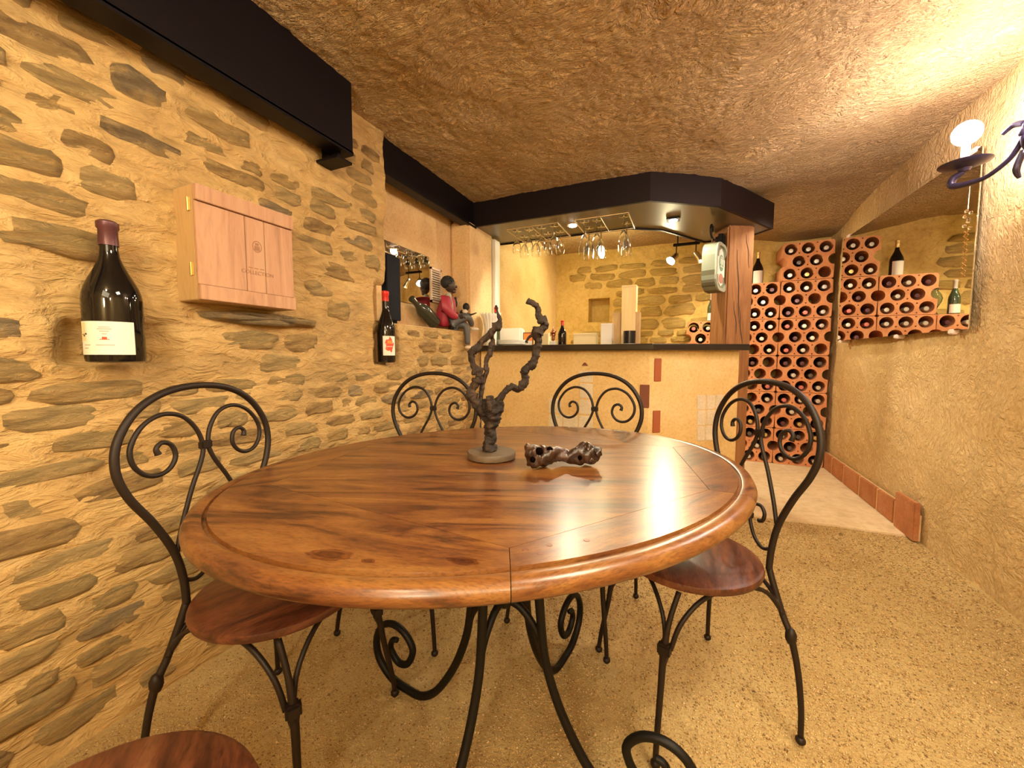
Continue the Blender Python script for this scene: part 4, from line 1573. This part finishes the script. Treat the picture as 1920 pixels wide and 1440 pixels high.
m.ball((0.002, 0, 0.293), 0.043, 18, (1.0, 0.95, 0.92))
for k in range(46):
    th, ph = r3.uniform(0, 1.35), r3.uniform(0, 2 * PI)
    m.ball((0.004 + 0.037 * math.sin(th) * math.cos(ph), 0.036 * math.sin(th) * math.sin(ph), 0.291 + 0.036 * math.cos(th)), 0.010, 6)
m.build('hair', 'hair_black', fg, 'all')


def hand(base, dr, name='hand'):
    m = MB()
    d = Vector(dr).normalized()
    b = Vector(base)
    side = d.cross(Vector((0, 0, 1))).normalized()
    up = side.cross(d)
    m.tube([b, b + d * 0.012, b + d * 0.022], [0.010, 0.013, 0.011], 8, True, 2)
    for k in range(4):
        s0 = b + d * 0.020 + side * (k - 1.5) * 0.0062
        L1 = (0.017, 0.020, 0.019, 0.014)[k]
        m.tube([s0, s0 + d * L1 * 0.6 - up * 0.002, s0 + d * L1 * 0.9 - up * 0.010], [0.0038, 0.0034, 0.0028], 6)
    s0 = b + d * 0.006 + side * 0.010
    m.tube([s0, s0 + d * 0.010 + side * 0.008, s0 + d * 0.019 + side * 0.006 - up * 0.004], [0.0044, 0.004, 0.003], 6)
    return m.build(name, 'skin_dark', fg, 'all')


hand((0.082, 0.053, 0.110), (0.6, -0.25, 0.55))
hand((0.078, -0.042, 0.076), (0.75, 0.3, 0.15))
m = MB()
m.ball((0.118, 0.040, 0.150), 0.022, 14, (1, 0.9, 1.15))
m.tube([(0.118, 0.040, 0.135), (0.120, 0.038, 0.105), (0.150, 0.03, 0.100), (0.185, 0.025, 0.112)], [0.010, 0.012, 0.006, 0.003], 8, True, 4)
m.build('held_pipe', 'hair_black', fg, 'all')
m = MB()
m.ball((0.110, 0.02, 0.118), 0.018, 12, (1, 1, 0.8))
m.build('handkerchief', 'pink_foil' if False else 'shoe_white', fg, 'all')

# ================================================================== THINGS ON THE BAR
def at_bar(u, y):
    return on_y(u, 640, y).x


# scalloped white bucket
bk = thing('ice_bucket', 'white fluted ice bucket with a flared scalloped rim on the bar', 'ice bucket', (-1.392, 2.765, ZT))
m = MB()
n = 64
prof = [(0.040, 0.0), (0.044, 0.01), (0.046, 0.10), (0.050, 0.16), (0.060, 0.21), (0.078, 0.24), (0.075, 0.243), (0.056, 0.212), (0.046, 0.16), (0.040, 0.02), (0.0, 0.015)]
vs = []
for pi_, (r, z) in enumerate(prof):
    for k in range(n):
        a = 2 * PI * k / n
        w = sstep(0.03, 0.23, z) * 0.004
        rr_ = r + (w * math.cos(16 * a) if r > 0 else 0)
        zz = z + (0.010 * max(0, math.cos(16 * a)) if z > 0.23 else 0)
        vs.append((rr_ * math.cos(a), rr_ * math.sin(a), zz))
fs = [(i * n + k, i * n + (k + 1) % n, (i + 1) * n + (k + 1) % n, (i + 1) * n + k) for i in range(len(prof) - 1) for k in range(n)]
m.add(vs, fs)
m.build('bowl', 'white_plastic', bk, 'all')
make_bottle('slim pale green bottle with red capsule behind the ice bucket', 'wine bottle', (at_bar(929, 2.86), 2.875, ZT), 0.31, 0.032, 'bottle_green', 'red_wax', burg=False, capn=0.86)
# white plates
pl = None
for k in range(5):
    lab = 'topmost of the white plates stacked on the bar' if k == 4 else 'white plate low in the stack on the bar'
    m = MB()
    m.lathe([(0.0, 0.0), (0.07, 0.0), (0.075, 0.003), (0.118, 0.012), (0.120, 0.015), (0.112, 0.0145), (0.074, 0.006), (0.0, 0.005)], 36)
    if pl is None:
        pl = m.build('plate', 'white_plastic', None, 'all')
        o = pl
    else:
        o = pl.copy()
        COL.objects.link(o)
    o.location = (at_bar(958, 2.93), 2.93, ZT + 0.001 + k * 0.0078)
    o.location.z += 0
    tag(o, lab if k in (4,) else ('bottom of the white plates stacked on the bar' if k == 0 else ['', 'white plate second from the bottom of the bar stack', 'white plate at mid height of the bar stack', 'white plate second from the top of the bar stack'][k]), 'plate', 'white plates stacked on the bar')
# milky plastic tub behind the plates
m = MB()
m.box((at_bar(938, 3.1), 3.07, ZT), (at_bar(979, 3.1), 3.17, ZT + 0.155), 0.012)
tag(m.build('storage_tub', 'white_milky', None, True), 'milky white tub standing behind the stacked plates', 'tub')


def slab_box(name, label, cat, u0, u1, y, d, h, mat, bevel=0.003, face=None):
    x0, x1 = at_bar(u0, y), at_bar(u1, y)
    t = thing(name, label, cat, ((x0 + x1) / 2, y + d / 2, ZT))
    m = MB()
    m.box((x0, y, ZT), (x1, y + d, ZT + h), bevel)
    m.build('body', mat, t, False, True)
    m = MB()
    m.box((x0 - 0.001, y - 0.001, ZT + h - 0.012), (x1 + 0.001, y + d + 0.001, ZT + h + 0.001), 0.001)
    m.build('lid', mat, t, False, True)
    return t


pf = thing('picture_frame', 'small orange picture in a dark frame behind the plates', 'picture frame', (at_bar(990, 3.05), 3.05, ZT))
m = MB()
m.box((-0.045, 0.0, 0.0), (0.045, 0.012, 0.115), 0.002)
m.build('frame', 'terracotta_dull', pf)
m = MB()
m.box((-0.037, -0.002, 0.010), (0.037, 0.0, 0.105))
m.build('picture', 'orange_ink', pf)
m = MB()
m.box((-0.037, -0.003, 0.010), (0.037, -0.001, 0.045))
m.build('picture', 'paper', pf)
slab_box('card_box', 'cream card box just left of the copper ornament', 'box', 1011, 1028, 3.0, 0.06, 0.10, 'cream_card')
# copper figure ornament
cf = thing('copper_ornament', 'small copper figure ornament beside the red-capped bottle on the bar', 'ornament', (at_bar(1037, 2.93), 2.93, ZT))
m = MB()
m.box((-0.024, -0.018, 0), (0.024, 0.018, 0.035), 0.002)
m.build('base', 'white', cf)
skin('figure', [[(0, 0, 0.05, 0.012), (0.002, 0, 0.08, 0.016), (0, 0, 0.11, 0.014), (0.002, 0, 0.13, 0.006), (0.003, 0, 0.145, 0.011)],
                [0, (-0.008, 0, 0.035, 0.007)], [0, (0.010, 0, 0.035, 0.007)], [2, (-0.018, -0.004, 0.095, 0.006), (-0.020, -0.01, 0.07, 0.005)], [2, (0.020, -0.004, 0.10, 0.006), (0.026, -0.008, 0.12, 0.005)]], 'copper', cf)
make_bottle('small dark bottle with orange-red cap on the bar', 'wine bottle', (at_bar(1054, 2.93), 2.93, ZT), 0.190, 0.032, 'wine_glass_black', 'red_wax', capn=0.80, neck=0.010)
slab_box('card_box', 'low cream card box on the bar right of the red-capped bottle', 'box', 1075, 1117, 3.02, 0.10, 0.095, 'cream_card')
slab_box('gift_box', 'upright white box on the bar', 'box', 1126, 1147, 2.98, 0.08, 0.160, 'white')
slab_box('wine_box', 'tall pale wooden wine box standing on the bar', 'box', 1164, 1191, 3.02, 0.10, 0.435, 'pale_wood')
wbx = slab_box('tilted_box', 'tan wooden box tucked left of the tall wine box', 'box', 1147, 1163, 3.06, 0.05, 0.245, 'crate_side')
slab_box('cutting_board', 'narrow pale board standing right of the tall wine box', 'board', 1191, 1198, 3.02, 0.10, 0.24, 'crate_side')
mg = thing('black_mug', 'glossy black mug in front of the tall wine box', 'mug', (at_bar(1180, 2.93), 2.93, ZT))
m = MB()
m.lathe([(0.0, 0.008), (0.036, 0.006), (0.041, 0.012), (0.0425, 0.098), (0.040, 0.098), (0.038, 0.015), (0.0, 0.012)], 28)
m.build('cup', 'black_gloss', mg, True)
m = MB()
m.lathe([(0.0, 0.0), (0.040, 0.0), (0.040, 0.008), (0.0, 0.008)], 24)
m.build('coaster', 'white', mg, True)
m = MB()
m.tube([(-0.02, 0.038, 0.08), (-0.03, 0.062, 0.075), (-0.03, 0.066, 0.045), (-0.02, 0.038, 0.025)], 0.005, 8, True, 5)
m.build('handle', 'black_gloss', mg, True)

# ================================================================== WALL LAMP
wl = thing('wall_lamp', 'wrought iron candle-arm wall lamp on the right wall', 'wall lamp', (1.24, 2.12, 1.80))
m = MB()
m.lathe([(0.0, 0.0), (0.05, 0.0), (0.055, 0.008), (0.03, 0.02), (0, 0.024)], 24, M=Matrix.Translation((1.235, 2.12, 1.80)) @ Matrix.Rotation(-PI / 2, 4, 'Y'))
m.build('backplate', 'lamp_iron', wl, True, True)
m = MB()
m.tube([(1.215, 2.12, 1.80), (1.15, 2.12, 1.78), (1.115, 2.12, 1.82), (1.11, 2.12, 1.88), (1.125, 2.125, 1.93)], [0.012, 0.010, 0.012, 0.011, 0.008], 10, True, 5)
m.ball((1.11, 2.12, 1.865), 0.018, 12)
m.tube([(1.11, 2.13, 1.90), (1.10, 2.165, 1.912), (1.085, 2.19, 1.895)], [0.011, 0.010, 0.007], 8, True, 4)
m.tube([(1.11, 2.12, 1.80), (1.10, 2.13, 1.74), (1.115, 2.14, 1.71)], [0.010, 0.011, 0.006], 8, True, 4)
m.build('centre_scroll', 'lamp_iron', wl, True, True)
m = MB()
m.ball((1.115, 2.125, 1.975), 0.020, 12, (0.7, 0.7, 1.2))
m.build('finial', 'red_wax', wl, 'all', True)
for k, (cx, cy, cz) in enumerate(((1.035, 2.30, 1.835), (1.09, 1.88, 1.835))):
    sg_ = 1 if k == 0 else -1
    m = MB()
    m.tube([(1.112, 2.12 + 0.01 * sg_, 1.85), (1.10, 2.12 + 0.045 * sg_, 1.795), (1.07, 2.12 + 0.10 * sg_, 1.757), (cx + 0.01, cy - 0.03 * sg_, 1.755), (cx - 0.022, cy + 0.02 * sg_, 1.765), (cx - 0.022, cy + 0.022 * sg_, 1.795), (cx, cy, 1.812)],
           [0.010, 0.009, 0.008, 0.010, 0.013, 0.014, 0.010], 10, True, 6)
    arm = m.build('arm', 'lamp_iron', wl, True, True)
    m = MB()
    m.lathe([(0.0, -0.022), (0.016, -0.022), (0.022, -0.010), (0.050, -0.002), (0.078, 0.008), (0.080, 0.011), (0.050, 0.004), (0.0, 0.002)], 32, (cx, cy, cz))
    o = m.build('drip_pan', 'lamp_iron', None, True)
    o.parent = arm
    o.data.transform(Matrix.Translation(-Vector(wl.location)))
    m = MB()
    m.lathe([(0.0, 0.0), (0.015, 0.0), (0.0155, 0.006), (0.0135, 0.008), (0.0135, 0.082), (0.011, 0.086), (0, 0.086)], 18, (cx, cy, cz))
    o = m.build('candle_sleeve', 'candle_cream', None, True)
    o.parent = arm
    o.data.transform(Matrix.Translation(-Vector(wl.location)))
    if True:
        m = MB()
        m.ball((cx, cy, cz + 0.130), 0.046, 20)
        o = m.build('globe_bulb', 'bulb', None, 'all')
        o.parent = arm
        o.data.transform(Matrix.Translation(-Vector(wl.location)))

wo = thing('wire_garland', 'thin lattice garland of crystals hanging below the wall lamp arm', 'garland', (1.045, 2.275, 1.742))
m = MB()
m.tube([(0, 0, 0.0), (0, 0, -0.09)], 0.0012, 6)
m.build('string', 'chrome', wo)
m = MB()
for k in range(7):
    m.ball((0.008 * math.sin(k * 2.4), 0.010 * math.cos(k * 2.4), -0.095 - 0.012 * k), 0.007, 8)
m.build('crystal_cluster', 'clear_glass', wo)
m = MB()
for s_ in (1, -1):
    m.tube([(0.0, s_ * (0.016 if k % 2 else -0.016), -0.175 - 0.021 * k) for k in range(10)], 0.0016, 6)
m.build('lattice', 'brass', wo)

# ================================================================== TABLE
TC = Vector((-0.46, 1.003))
TA, TBx, TANG = 0.716, 0.574, math.radians(53.1)
ex, ey = Vector((math.cos(TANG), math.sin(TANG))), Vector((-math.sin(TANG), math.cos(TANG)))
tb = thing('dining_table', 'oval polished rosewood table on scrolled black iron legs', 'table', (TC.x, TC.y, 0.0))


def ell(a, k=1.0, inset=0.0):
    """point of the rim at world direction a, inset in metres"""
    d = Vector((math.cos(a), math.sin(a)))
    u, v = d.dot(ex) / TA, d.dot(ey) / TBx
    r = 1.0 / math.sqrt(u * u + v * v)
    return d * (r * k - inset)


HEX = [Vector(p) - TC for p in ((-0.246, 0.551), (0.058, 0.981), (-0.03, 1.40), (-0.674, 1.455), (-0.978, 1.025), (-0.89, 0.606))]
ANG = [math.atan2(p.y, p.x) for p in HEX]
section = [(0.041, 0.0), (0.0395, -0.007), (0.034, -0.0085), (0.0325, -0.003), (0.028, -0.0015), (0.016, -0.0015), (0.006, -0.006), (0.0, -0.017), (0.001, -0.025), (0.008, -0.033), (0.020, -0.036)]
KN = {}
for (ku, kv, kr) in ((618, 1040, 0.026), (868, 1052, 0.017), (690, 1052, 0.008)):
    kp = on_z(ku, kv, 0.7485).xy - TC
    ka = math.atan2(kp.y, kp.x)
    for i in range(6):
        a0, a1 = ANG[i], ANG[(i + 1) % 6]
        if (ka - a0) % (2 * PI) < (a1 - a0) % (2 * PI):
            KN.setdefault(i, []).append((kp.x, kp.y, math.radians(12), kr))
for i in range(6):
    a0, a1 = ANG[i], ANG[(i + 1) % 6]
    while a1 < a0:
        a1 += 2 * PI
    h0, h1 = HEX[i], HEX[(i + 1) % 6]
    mid = (a0 + a1) / 2
    tang = math.atan2((h1 - h0).y, (h1 - h0).x)
    mn = wood(f'rosewood_rim_{i}', ROSE, -math.radians((10, 60, 110, 18, 60, 110)[i]) if i not in (0, 5) else -math.radians(12 if i == 5 else 50), 'X', 8.0, 5.0, 0.30, 0.15, knots=KN.get(i, ()), pores=0.55)
    m = MB()
    n = 22
    vs = []
    ns_ = len(section) + 2
    e = 0.0011
    for k in range(n + 1):
        t = k / n
        a = a0 + e + (a1 - a0 - 2 * e) * t
        # inner edge = chord h0-h1 crossed by direction a
        d = Vector((math.cos(a), math.sin(a)))
        cd = h1 - h0
        den = d.x * cd.y - d.y * cd.x
        s = (h0.x * cd.y - h0.y * cd.x) / den
        ip = d * (s + 0.0012)
        row = [(ip.x, ip.y, 0.7485)]
        for (ins, dz) in section:
            q = ell(a, 1.0, ins)
            row.append((q.x, q.y, 0.7485 + dz))
        row.append((ip.x, ip.y, 0.7485 - 0.036 + 0.012))
        vs += row
    fs = []
    for k in range(n):
        for j in range(ns_):
            j2 = (j + 1) % ns_
            fs.append((k * ns_ + j, k * ns_ + j2, (k + 1) * ns_ + j2, (k + 1) * ns_ + j))
    fs.append(tuple(range(ns_)))
    fs.append(tuple(range(n * ns_, (n + 1) * ns_))[::-1])
    m.add(vs, fs)
    m.build('rim_segment', f'rosewood_rim_{i}', tb, True)


def clip(poly, nx, ny, c):
    out = []
    for i in range(len(poly)):
        p, q = poly[i], poly[(i + 1) % len(poly)]
        dp, dq = p.x * nx + p.y * ny - c, q.x * nx + q.y * ny - c
        if dp <= 0:
            out.append(p)
        if dp * dq < 0:
            out.append(p + (q - p) * (dp / (dp - dq)))
    return out


gd = math.radians(20)
nx, ny = -math.sin(gd), math.cos(gd)
cuts = [-0.8, -0.27, -0.10, 0.085, 0.25, 0.8]
for i in range(5):
    pl_ = clip(HEX, nx, ny, cuts[i + 1] - 0.0002)
    pl_ = clip(pl_, -nx, -ny, -(cuts[i] + 0.0002))
    if len(pl_) < 3:
        continue
    m = MB()
    m.prism(pl_, 0.726, 0.7484)
    m.build('board', 'rosewood_board', tb)
# dowel plugs near the joints
for (u, v) in ((1012, 1037), (985, 1030), (1100, 1013), (1030, 1022)):
    p = on_z(u, v, 0.7485)
    m = MB()
    m.lathe([(0.0055, 0.0), (0.005, 0.0006), (0, 0.0006)], 12, (p.x - TC.x, p.y - TC.y, 0.7484))
    m.build('dowel', 'rosewood_seat', tb)
# iron base
BC = Vector((-0.42, 0.91)) - TC
PROF = [(0.085, 0.70), (0.092, 0.55), (0.102, 0.42), (0.115, 0.30), (0.141, 0.212), (0.18, 0.131), (0.235, 0.052), (0.29, 0.014), (0.345, 0.012), (0.41, 0.024), (0.463, 0.07), (0.475, 0.13), (0.45, 0.185), (0.405, 0.207), (0.355, 0.195),
        (0.322, 0.152), (0.342, 0.100), (0.38, 0.088), (0.413, 0.120), (0.405, 0.153), (0.385, 0.160)]
for k, ang in enumerate((176, 79, -5, 263)):
    a = math.radians(ang)
    d = Vector((math.cos(a), math.sin(a)))
    m = MB()
    rad = [0.012] * 3 + [0.0115] * 9 + [0.0105] * 6 + [0.010, 0.009, 0.008]
    m.tube([(BC.x + d.x * r, BC.y + d.y * r, z) for r, z in PROF], rad, 10, True, 5)
    m.build('leg', 'iron_black', tb, 'all')
    m = MB()
    m.tube([(BC.x + d.x * 0.120, BC.y + d.y * 0.120, 0.27), (BC.x + d.x * 0.098, BC.y + d.y * 0.098, 0.345), (BC.x + d.x * 0.05, BC.y + d.y * 0.05, 0.400), (BC.x, BC.y, 0.412)], [0.007, 0.009, 0.010, 0.011], 8, True, 5)
    m.build('brace', 'iron_black', tb, 'all')
m = MB()
m.ball((BC.x, BC.y, 0.412), 0.026, 12)
m.build('hub', 'iron_black', tb, 'all')
m = MB()
m.tube([(BC.x + 0.10 * math.cos(2 * PI * k / 32), BC.y + 0.10 * math.sin(2 * PI * k / 32), 0.700) for k in range(33)], 0.010, 8, False)
for k in range(2):
    a = math.radians(45 + 90 * k)
    m.box((BC.x - 0.34, BC.y - 0.018, 0.700), (BC.x + 0.34, BC.y + 0.018, 0.708), 0, Matrix.Translation((BC.x, BC.y, 0)) @ Matrix.Rotation(a, 4, 'Z') @ Matrix.Translation((-BC.x, -BC.y, 0)))
m.build('top_frame', 'iron_black', tb)


# ================================================================== CHAIRS
def KY(z):
    return 0.19 + 0.1 * (z - 0.45)


def make_chair(label):
    t = thing('bistro_chair', label, 'chair', (0, 0, 0), 0, 'scroll-backed iron chairs around the table')
    m = MB()
    m.lathe([(0.0, 0.432), (0.188, 0.432), (0.197, 0.437), (0.200, 0.446), (0.197, 0.455), (0.188, 0.460), (0.0, 0.461)], 56)
    m.build('seat', 'rosewood_seat', t, True)
    m = MB()
    m.tube([(0.165 * math.cos(2 * PI * k / 40), 0.165 * math.sin(2 * PI * k / 40), 0.426) for k in range(41)], 0.006, 6, False)
    m.build('seat_ring', 'iron', t, 'all')
    # hoop back
    half = [(0.101, 0.44), (0.100, 0.50), (0.112, 0.575), (0.147, 0.66), (0.188, 0.735), (0.205, 0.798), (0.194, 0.862), (0.150, 0.924), (0.084, 0.961), (0.0, 0.973)]
    pth = [(x, KY(z), z) for x, z in half] + [(-x, KY(z), z) for x, z in half[::-1][1:]]
    m = MB()
    m.tube(pth, 0.0088, 10, True, 6)
    m.build('hoop', 'iron', t, 'all')
    for s in (1, -1):
        m = MB()
        sc_ = [(0.108, 0.570), (0.085, 0.635), (0.050, 0.715), (0.018, 0.775), (0.0075, 0.815), (0.020, 0.862), (0.052, 0.899), (0.098, 0.909), (0.143, 0.888), (0.172, 0.845), (0.172, 0.806), (0.151, 0.777), (0.122, 0.768), (0.095, 0.778), (0.079, 0.803), (0.085, 0.832), (0.105, 0.842), (0.120, 0.831), (0.117, 0.816)]
        m.tube([(s * x, KY(z) - 0.001, z) for x, z in sc_], [0.0056] * (len(sc_) - 2) + [0.0055, 0.0075], 8, True, 5)
        m.build('scroll', 'iron', t, 'all')
        m = MB()
        lo = [(0.099, 0.500), (0.070, 0.488), (0.038, 0.503), (0.016, 0.535), (0.007, 0.565), (0.018, 0.598), (0.043, 0.604), (0.060, 0.588), (0.058, 0.566), (0.044, 0.560)]
        m.tube([(s * x, KY(z) - 0.001, z) for x, z in lo], [0.0052] * 8 + [0.0055, 0.0075], 8, True, 5)
        m.build('lower_scroll', 'iron', t, 'all')
    for z, h in ((0.815, 0.011), (0.562, 0.010)):
        m = MB()
        m.box((-0.015, KY(z) - 0.009, z - h), (0.015, KY(z) + 0.008, z + h), 0.003)
        m.build('collar', 'iron', t)
    for s in (1, -1):
        # rear leg with bulb
        m = MB()
        m.tube([(s * 0.100, 0.190, 0.445), (s * 0.118, 0.192, 0.40), (s * 0.145, 0.200, 0.33), (s * 0.167, 0.206, 0.285), (s * 0.186, 0.214, 0.20), (s * 0.197, 0.219, 0.10), (s * 0.199, 0.220, 0.02)],
               [0.0088, 0.0088, 0.0085, 0.009, 0.008, 0.0075, 0.0072], 9, True, 4)
        m.ball((s * 0.167, 0.206, 0.285), 0.0145, 10, (1, 1, 1.7))
        m.ball((s * 0.199, 0.220, 0.012), 0.013, 10, (1, 1, 0.9))
        m.build('leg', 'iron', t, 'all')
        # front leg with collar
        m = MB()
        m.tube([(s * 0.150, -0.118, 0.430), (s * 0.162, -0.150, 0.36), (s * 0.169, -0.167, 0.285), (s * 0.180, -0.180, 0.18), (s * 0.194, -0.194, 0.08), (s * 0.200, -0.200, 0.02)],
               [0.007, 0.007, 0.0095, 0.0082, 0.0076, 0.0072], 9, True, 4)
        m.ball((s * 0.200, -0.200, 0.012), 0.013, 10, (1, 1, 0.9))
        lg = m.build('leg', 'iron', t, 'all')
        m = MB()
        m.box((-0.016, -0.014, -0.016), (0.016, 0.014, 0.016), 0.005, Matrix.Translation((s * 0.169, -0.166, 0.292)) @ Matrix.Rotation(s * 0.75, 4, 'Z'))
        m.tube([(s * 0.169, -0.166, 0.28), (s * 0.172, -0.170, 0.255)], [0.014, 0.008], 8)
        o = m.build('collar', 'iron', None)
        o.parent = lg
        m = MB()
        m.tube([(s * 0.172, -0.150, 0.290), (s * 0.172, -0.125, 0.355), (s * 0.165, -0.07, 0.405), (s * 0.152, 0.0, 0.422), (s * 0.140, 0.09, 0.418), (s * 0.135, 0.155, 0.395), (s * 0.140, 0.195, 0.345)], 0.0062, 8, True, 5)
        m.build('side_arch', 'iron', t, 'all')
    for (yy, x0, nm) in ((-0.158, 0.160, 'front_arch'), (0.196, 0.146, 'rear_arch')):
        m = MB()
        zb = 0.290 if yy < 0 else 0.335
        pth = [(x0, yy, zb), (x0 * 0.86, yy * 0.97, 0.355 if yy < 0 else 0.375), (x0 * 0.5, yy * 0.95, 0.405), (0, yy * 0.92, 0.420), (-x0 * 0.5, yy * 0.95, 0.405), (-x0 * 0.86, yy * 0.97, 0.355 if yy < 0 else 0.375), (-x0, yy, zb)]
        m.tube(pth, 0.0060, 8, True, 5)
        m.build(nm, 'iron', t, 'all')
    return t


CH = [((-0.948, 0.672), 192, 'iron chair with scrolled back against the stone wall left of the table'),
      ((-1.005, 1.262), 99, 'iron chair behind the table, left of the vine stump'),
      ((-0.392, 1.528), 83, 'iron chair behind the table facing the bar tiles'),
      ((0.023, 1.282), 31.9, 'iron chair right of the table on open gravel'),
      ((-0.622, 0.156), 258, 'nearest iron chair, only its wooden seat showing bottom left')]
c0 = make_chair('')
for i, ((x, y), ang, lab) in enumerate(CH):
    rz = math.radians(ang - 90)
    if i == 0:
        c0.location = (x, y, 0)
        c0.rotation_euler = (0, 0, rz)
        c0['label'] = lab
    else:
        copy_thing(c0, (x, y, 0), rz, lab)

# ================================================================== VINE STUMP AND ROOT
VB = Vector((-0.520, 1.035, 0.749))
vs_ = thing('vine_stump', 'gnarled dark vine stump sculpture standing on a round wooden base', 'sculpture', VB)
m = MB()
prof = [(0.0, 0.0), (0.067, 0.0), (0.071, 0.003), (0.072, 0.016), (0.069, 0.0205), (0.0, 0.021)]
m.lathe(prof, 40)
m.build('base', 'disc_wood', vs_, True)


def gnarl(chains, name, mat, parent, amp=0.22, seed=0, n=14, sub=7, knots=True, kf=55, ka=0.9, f1=90, f2=230):
    mb = MB()
    r0 = random.Random(seed)
    sub = int(sub * 2)
    n = int(n * 1.4)
    for ch in chains:
        P = [Vector(c[:3]) for c in ch]
        R = [c[3] for c in ch]
        P, R = spline(P, R, sub)
        t = (P[1] - P[0]).normalized()
        a = t.orthogonal().normalized()
        vs = []
        for i, p in enumerate(P):
            nt_ = (P[min(i + 1, len(P) - 1)] - P[max(i - 1, 0)]).normalized()
            a = (t.rotation_difference(nt_) @ a).normalized()
            t = nt_
            b = t.cross(a)
            end = 1.0 if 0 < i < len(P) - 1 else 0.55
            kn = 0.92 + ka * max(0, mnoise.noise(p * kf + Vector((seed, 0, 0)))) if knots else 1
            for k in range(n):
                an = 2 * PI * k / n
                dv = a * math.cos(an) + b * math.sin(an)
                q = p + dv * R[i]
                f = 1 + amp * (mnoise.noise(q * f1 + Vector((0, seed, 0))) * 1.6 + 1.0 * mnoise.noise(q * f2)) + 0.13 * math.sin(3 * an + i * 0.22)
                vs.append(p + dv * R[i] * f * kn * end)
        fs = []
        for i in range(len(P) - 1):
            for k in range(n):
                k2 = (k + 1) % n
                fs.append((i * n + k, i * n + k2, (i + 1) * n + k2, (i + 1) * n + k))
        fs.append(tuple(range(n))[::-1])
        fs.append(tuple(range((len(P) - 1) * n, len(P) * n)))
        mb.add(vs, fs)
    return mb.build(name, mat, parent, 'all', True)


def vp(u, v, r, off=0.0):
    q = facing(u, v, VB, off)
    return (q.x, q.y, q.z, r / 640.0)


trunk = [vp(919, 846, 13), vp(917, 832, 12), vp(921, 818, 10.5), vp(919, 803, 12), vp(922, 788, 15), vp(920, 772, 19), vp(917, 758, 17), vp(916, 747, 10)]
gnarl([trunk, [vp(912, 778, 12), vp(900, 765, 10), vp(889, 748, 7)], [vp(926, 782, 12), vp(934, 765, 10), vp(938, 750, 6)], [vp(920, 770, 13, -0.02), vp(919, 752, 10, -0.028), vp(918, 742, 6, -0.03)]],
      'trunk', 'vine_wood', vs_, 0.26, 3, 18, 6, True, 35, 0.3, 60, 150)
gnarl([[vp(897, 760, 9), vp(886, 745, 7.5), vp(884, 733, 7), vp(894, 717, 7), vp(898, 703, 8), vp(889, 686, 6), vp(884, 672, 6), vp(885, 660, 7), vp(897, 651, 6.5), vp(905, 638, 6), vp(920, 625, 6.5), vp(933, 611, 6.5), vp(937, 600, 5), vp(933, 586, 2), vp(930, 572, 1.2)]],
      'branch', 'vine_wood', vs_, 0.26, 5, 12, 5)
gnarl([[vp(905, 760, 5, 0.02), vp(902, 745, 4.5, 0.02), vp(904, 728, 5, 0.02), vp(908, 710, 4.5, 0.02), vp(912, 695, 5, 0.02), vp(911, 680, 4, 0.02), vp(917, 665, 6, 0.02), vp(921, 650, 5, 0.02), vp(924, 638, 5, 0.02), vp(922, 632, 3, 0.02)]],
      'branch', 'vine_wood', vs_, 0.26, 8, 10, 5)
gnarl([[vp(928, 760, 8), vp(936, 748, 7), vp(947, 735, 6), vp(959, 726, 6.5), vp(974, 728, 7.5), vp(985, 712, 7.5), vp(985, 694, 8), vp(998, 682, 7.5), vp(1005, 662, 7), vp(1010, 640, 8), vp(1007, 625, 8.5), vp(1020, 613, 8), vp(1022, 605, 7), vp(1012, 597, 5.5), vp(1009, 583, 5.5), vp(1007, 575, 6), vp(998, 569, 5.5), vp(988, 563, 6)],
       [vp(1003, 630, 4), vp(996, 629, 3), vp(990, 635, 2.5), vp(987, 643, 2)]],
      'branch', 'vine_wood', vs_, 0.28, 12, 12, 5)

RB_ = Vector((-0.335, 1.0, 0.749))
rt = thing('polished_root', 'lumpy polished dark root lying on the table beside the vine stump', 'root', RB_)


def rp(u, v, r, off=0.0):
    q = facing(u, v, RB_, off)
    return (q.x, q.y, q.z, r / 690.0)


root = gnarl([[rp(985, 846, 9), rp(996, 849, 20), rp(1010, 856, 22), rp(1026, 854, 19), rp(1042, 851, 14, 0.01), rp(1060, 855, 13, 0.02), rp(1078, 854, 15, 0.02), rp(1096, 850, 19, 0.02), rp(1112, 850, 19, 0.02), rp(1124, 853, 12, 0.02)],
              [rp(1000, 845, 12), rp(990, 838, 8), rp(985, 834, 4)], [rp(1100, 842, 12, 0.01), rp(1108, 833, 8, 0.01)], [rp(1116, 850, 10, 0.0), rp(1127, 846, 7, 0.0)],
              [rp(1015, 860, 14), rp(1008, 869, 9)], [rp(1105, 858, 12, 0.01), rp(1117, 866, 6, 0.01)]], 'body', 'root_wood', rt, 0.15, 21, 20, 6, True, 30, 0.25, 45, 120)
# near-black balls paint the shade of hollows in the root
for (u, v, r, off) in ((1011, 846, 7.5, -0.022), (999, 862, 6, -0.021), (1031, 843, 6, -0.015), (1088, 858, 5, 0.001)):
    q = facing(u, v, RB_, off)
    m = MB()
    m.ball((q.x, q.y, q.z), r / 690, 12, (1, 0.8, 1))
    m.build('painted_hollow', 'hollow_shade', rt, 'all', True)

print('stones', n1)
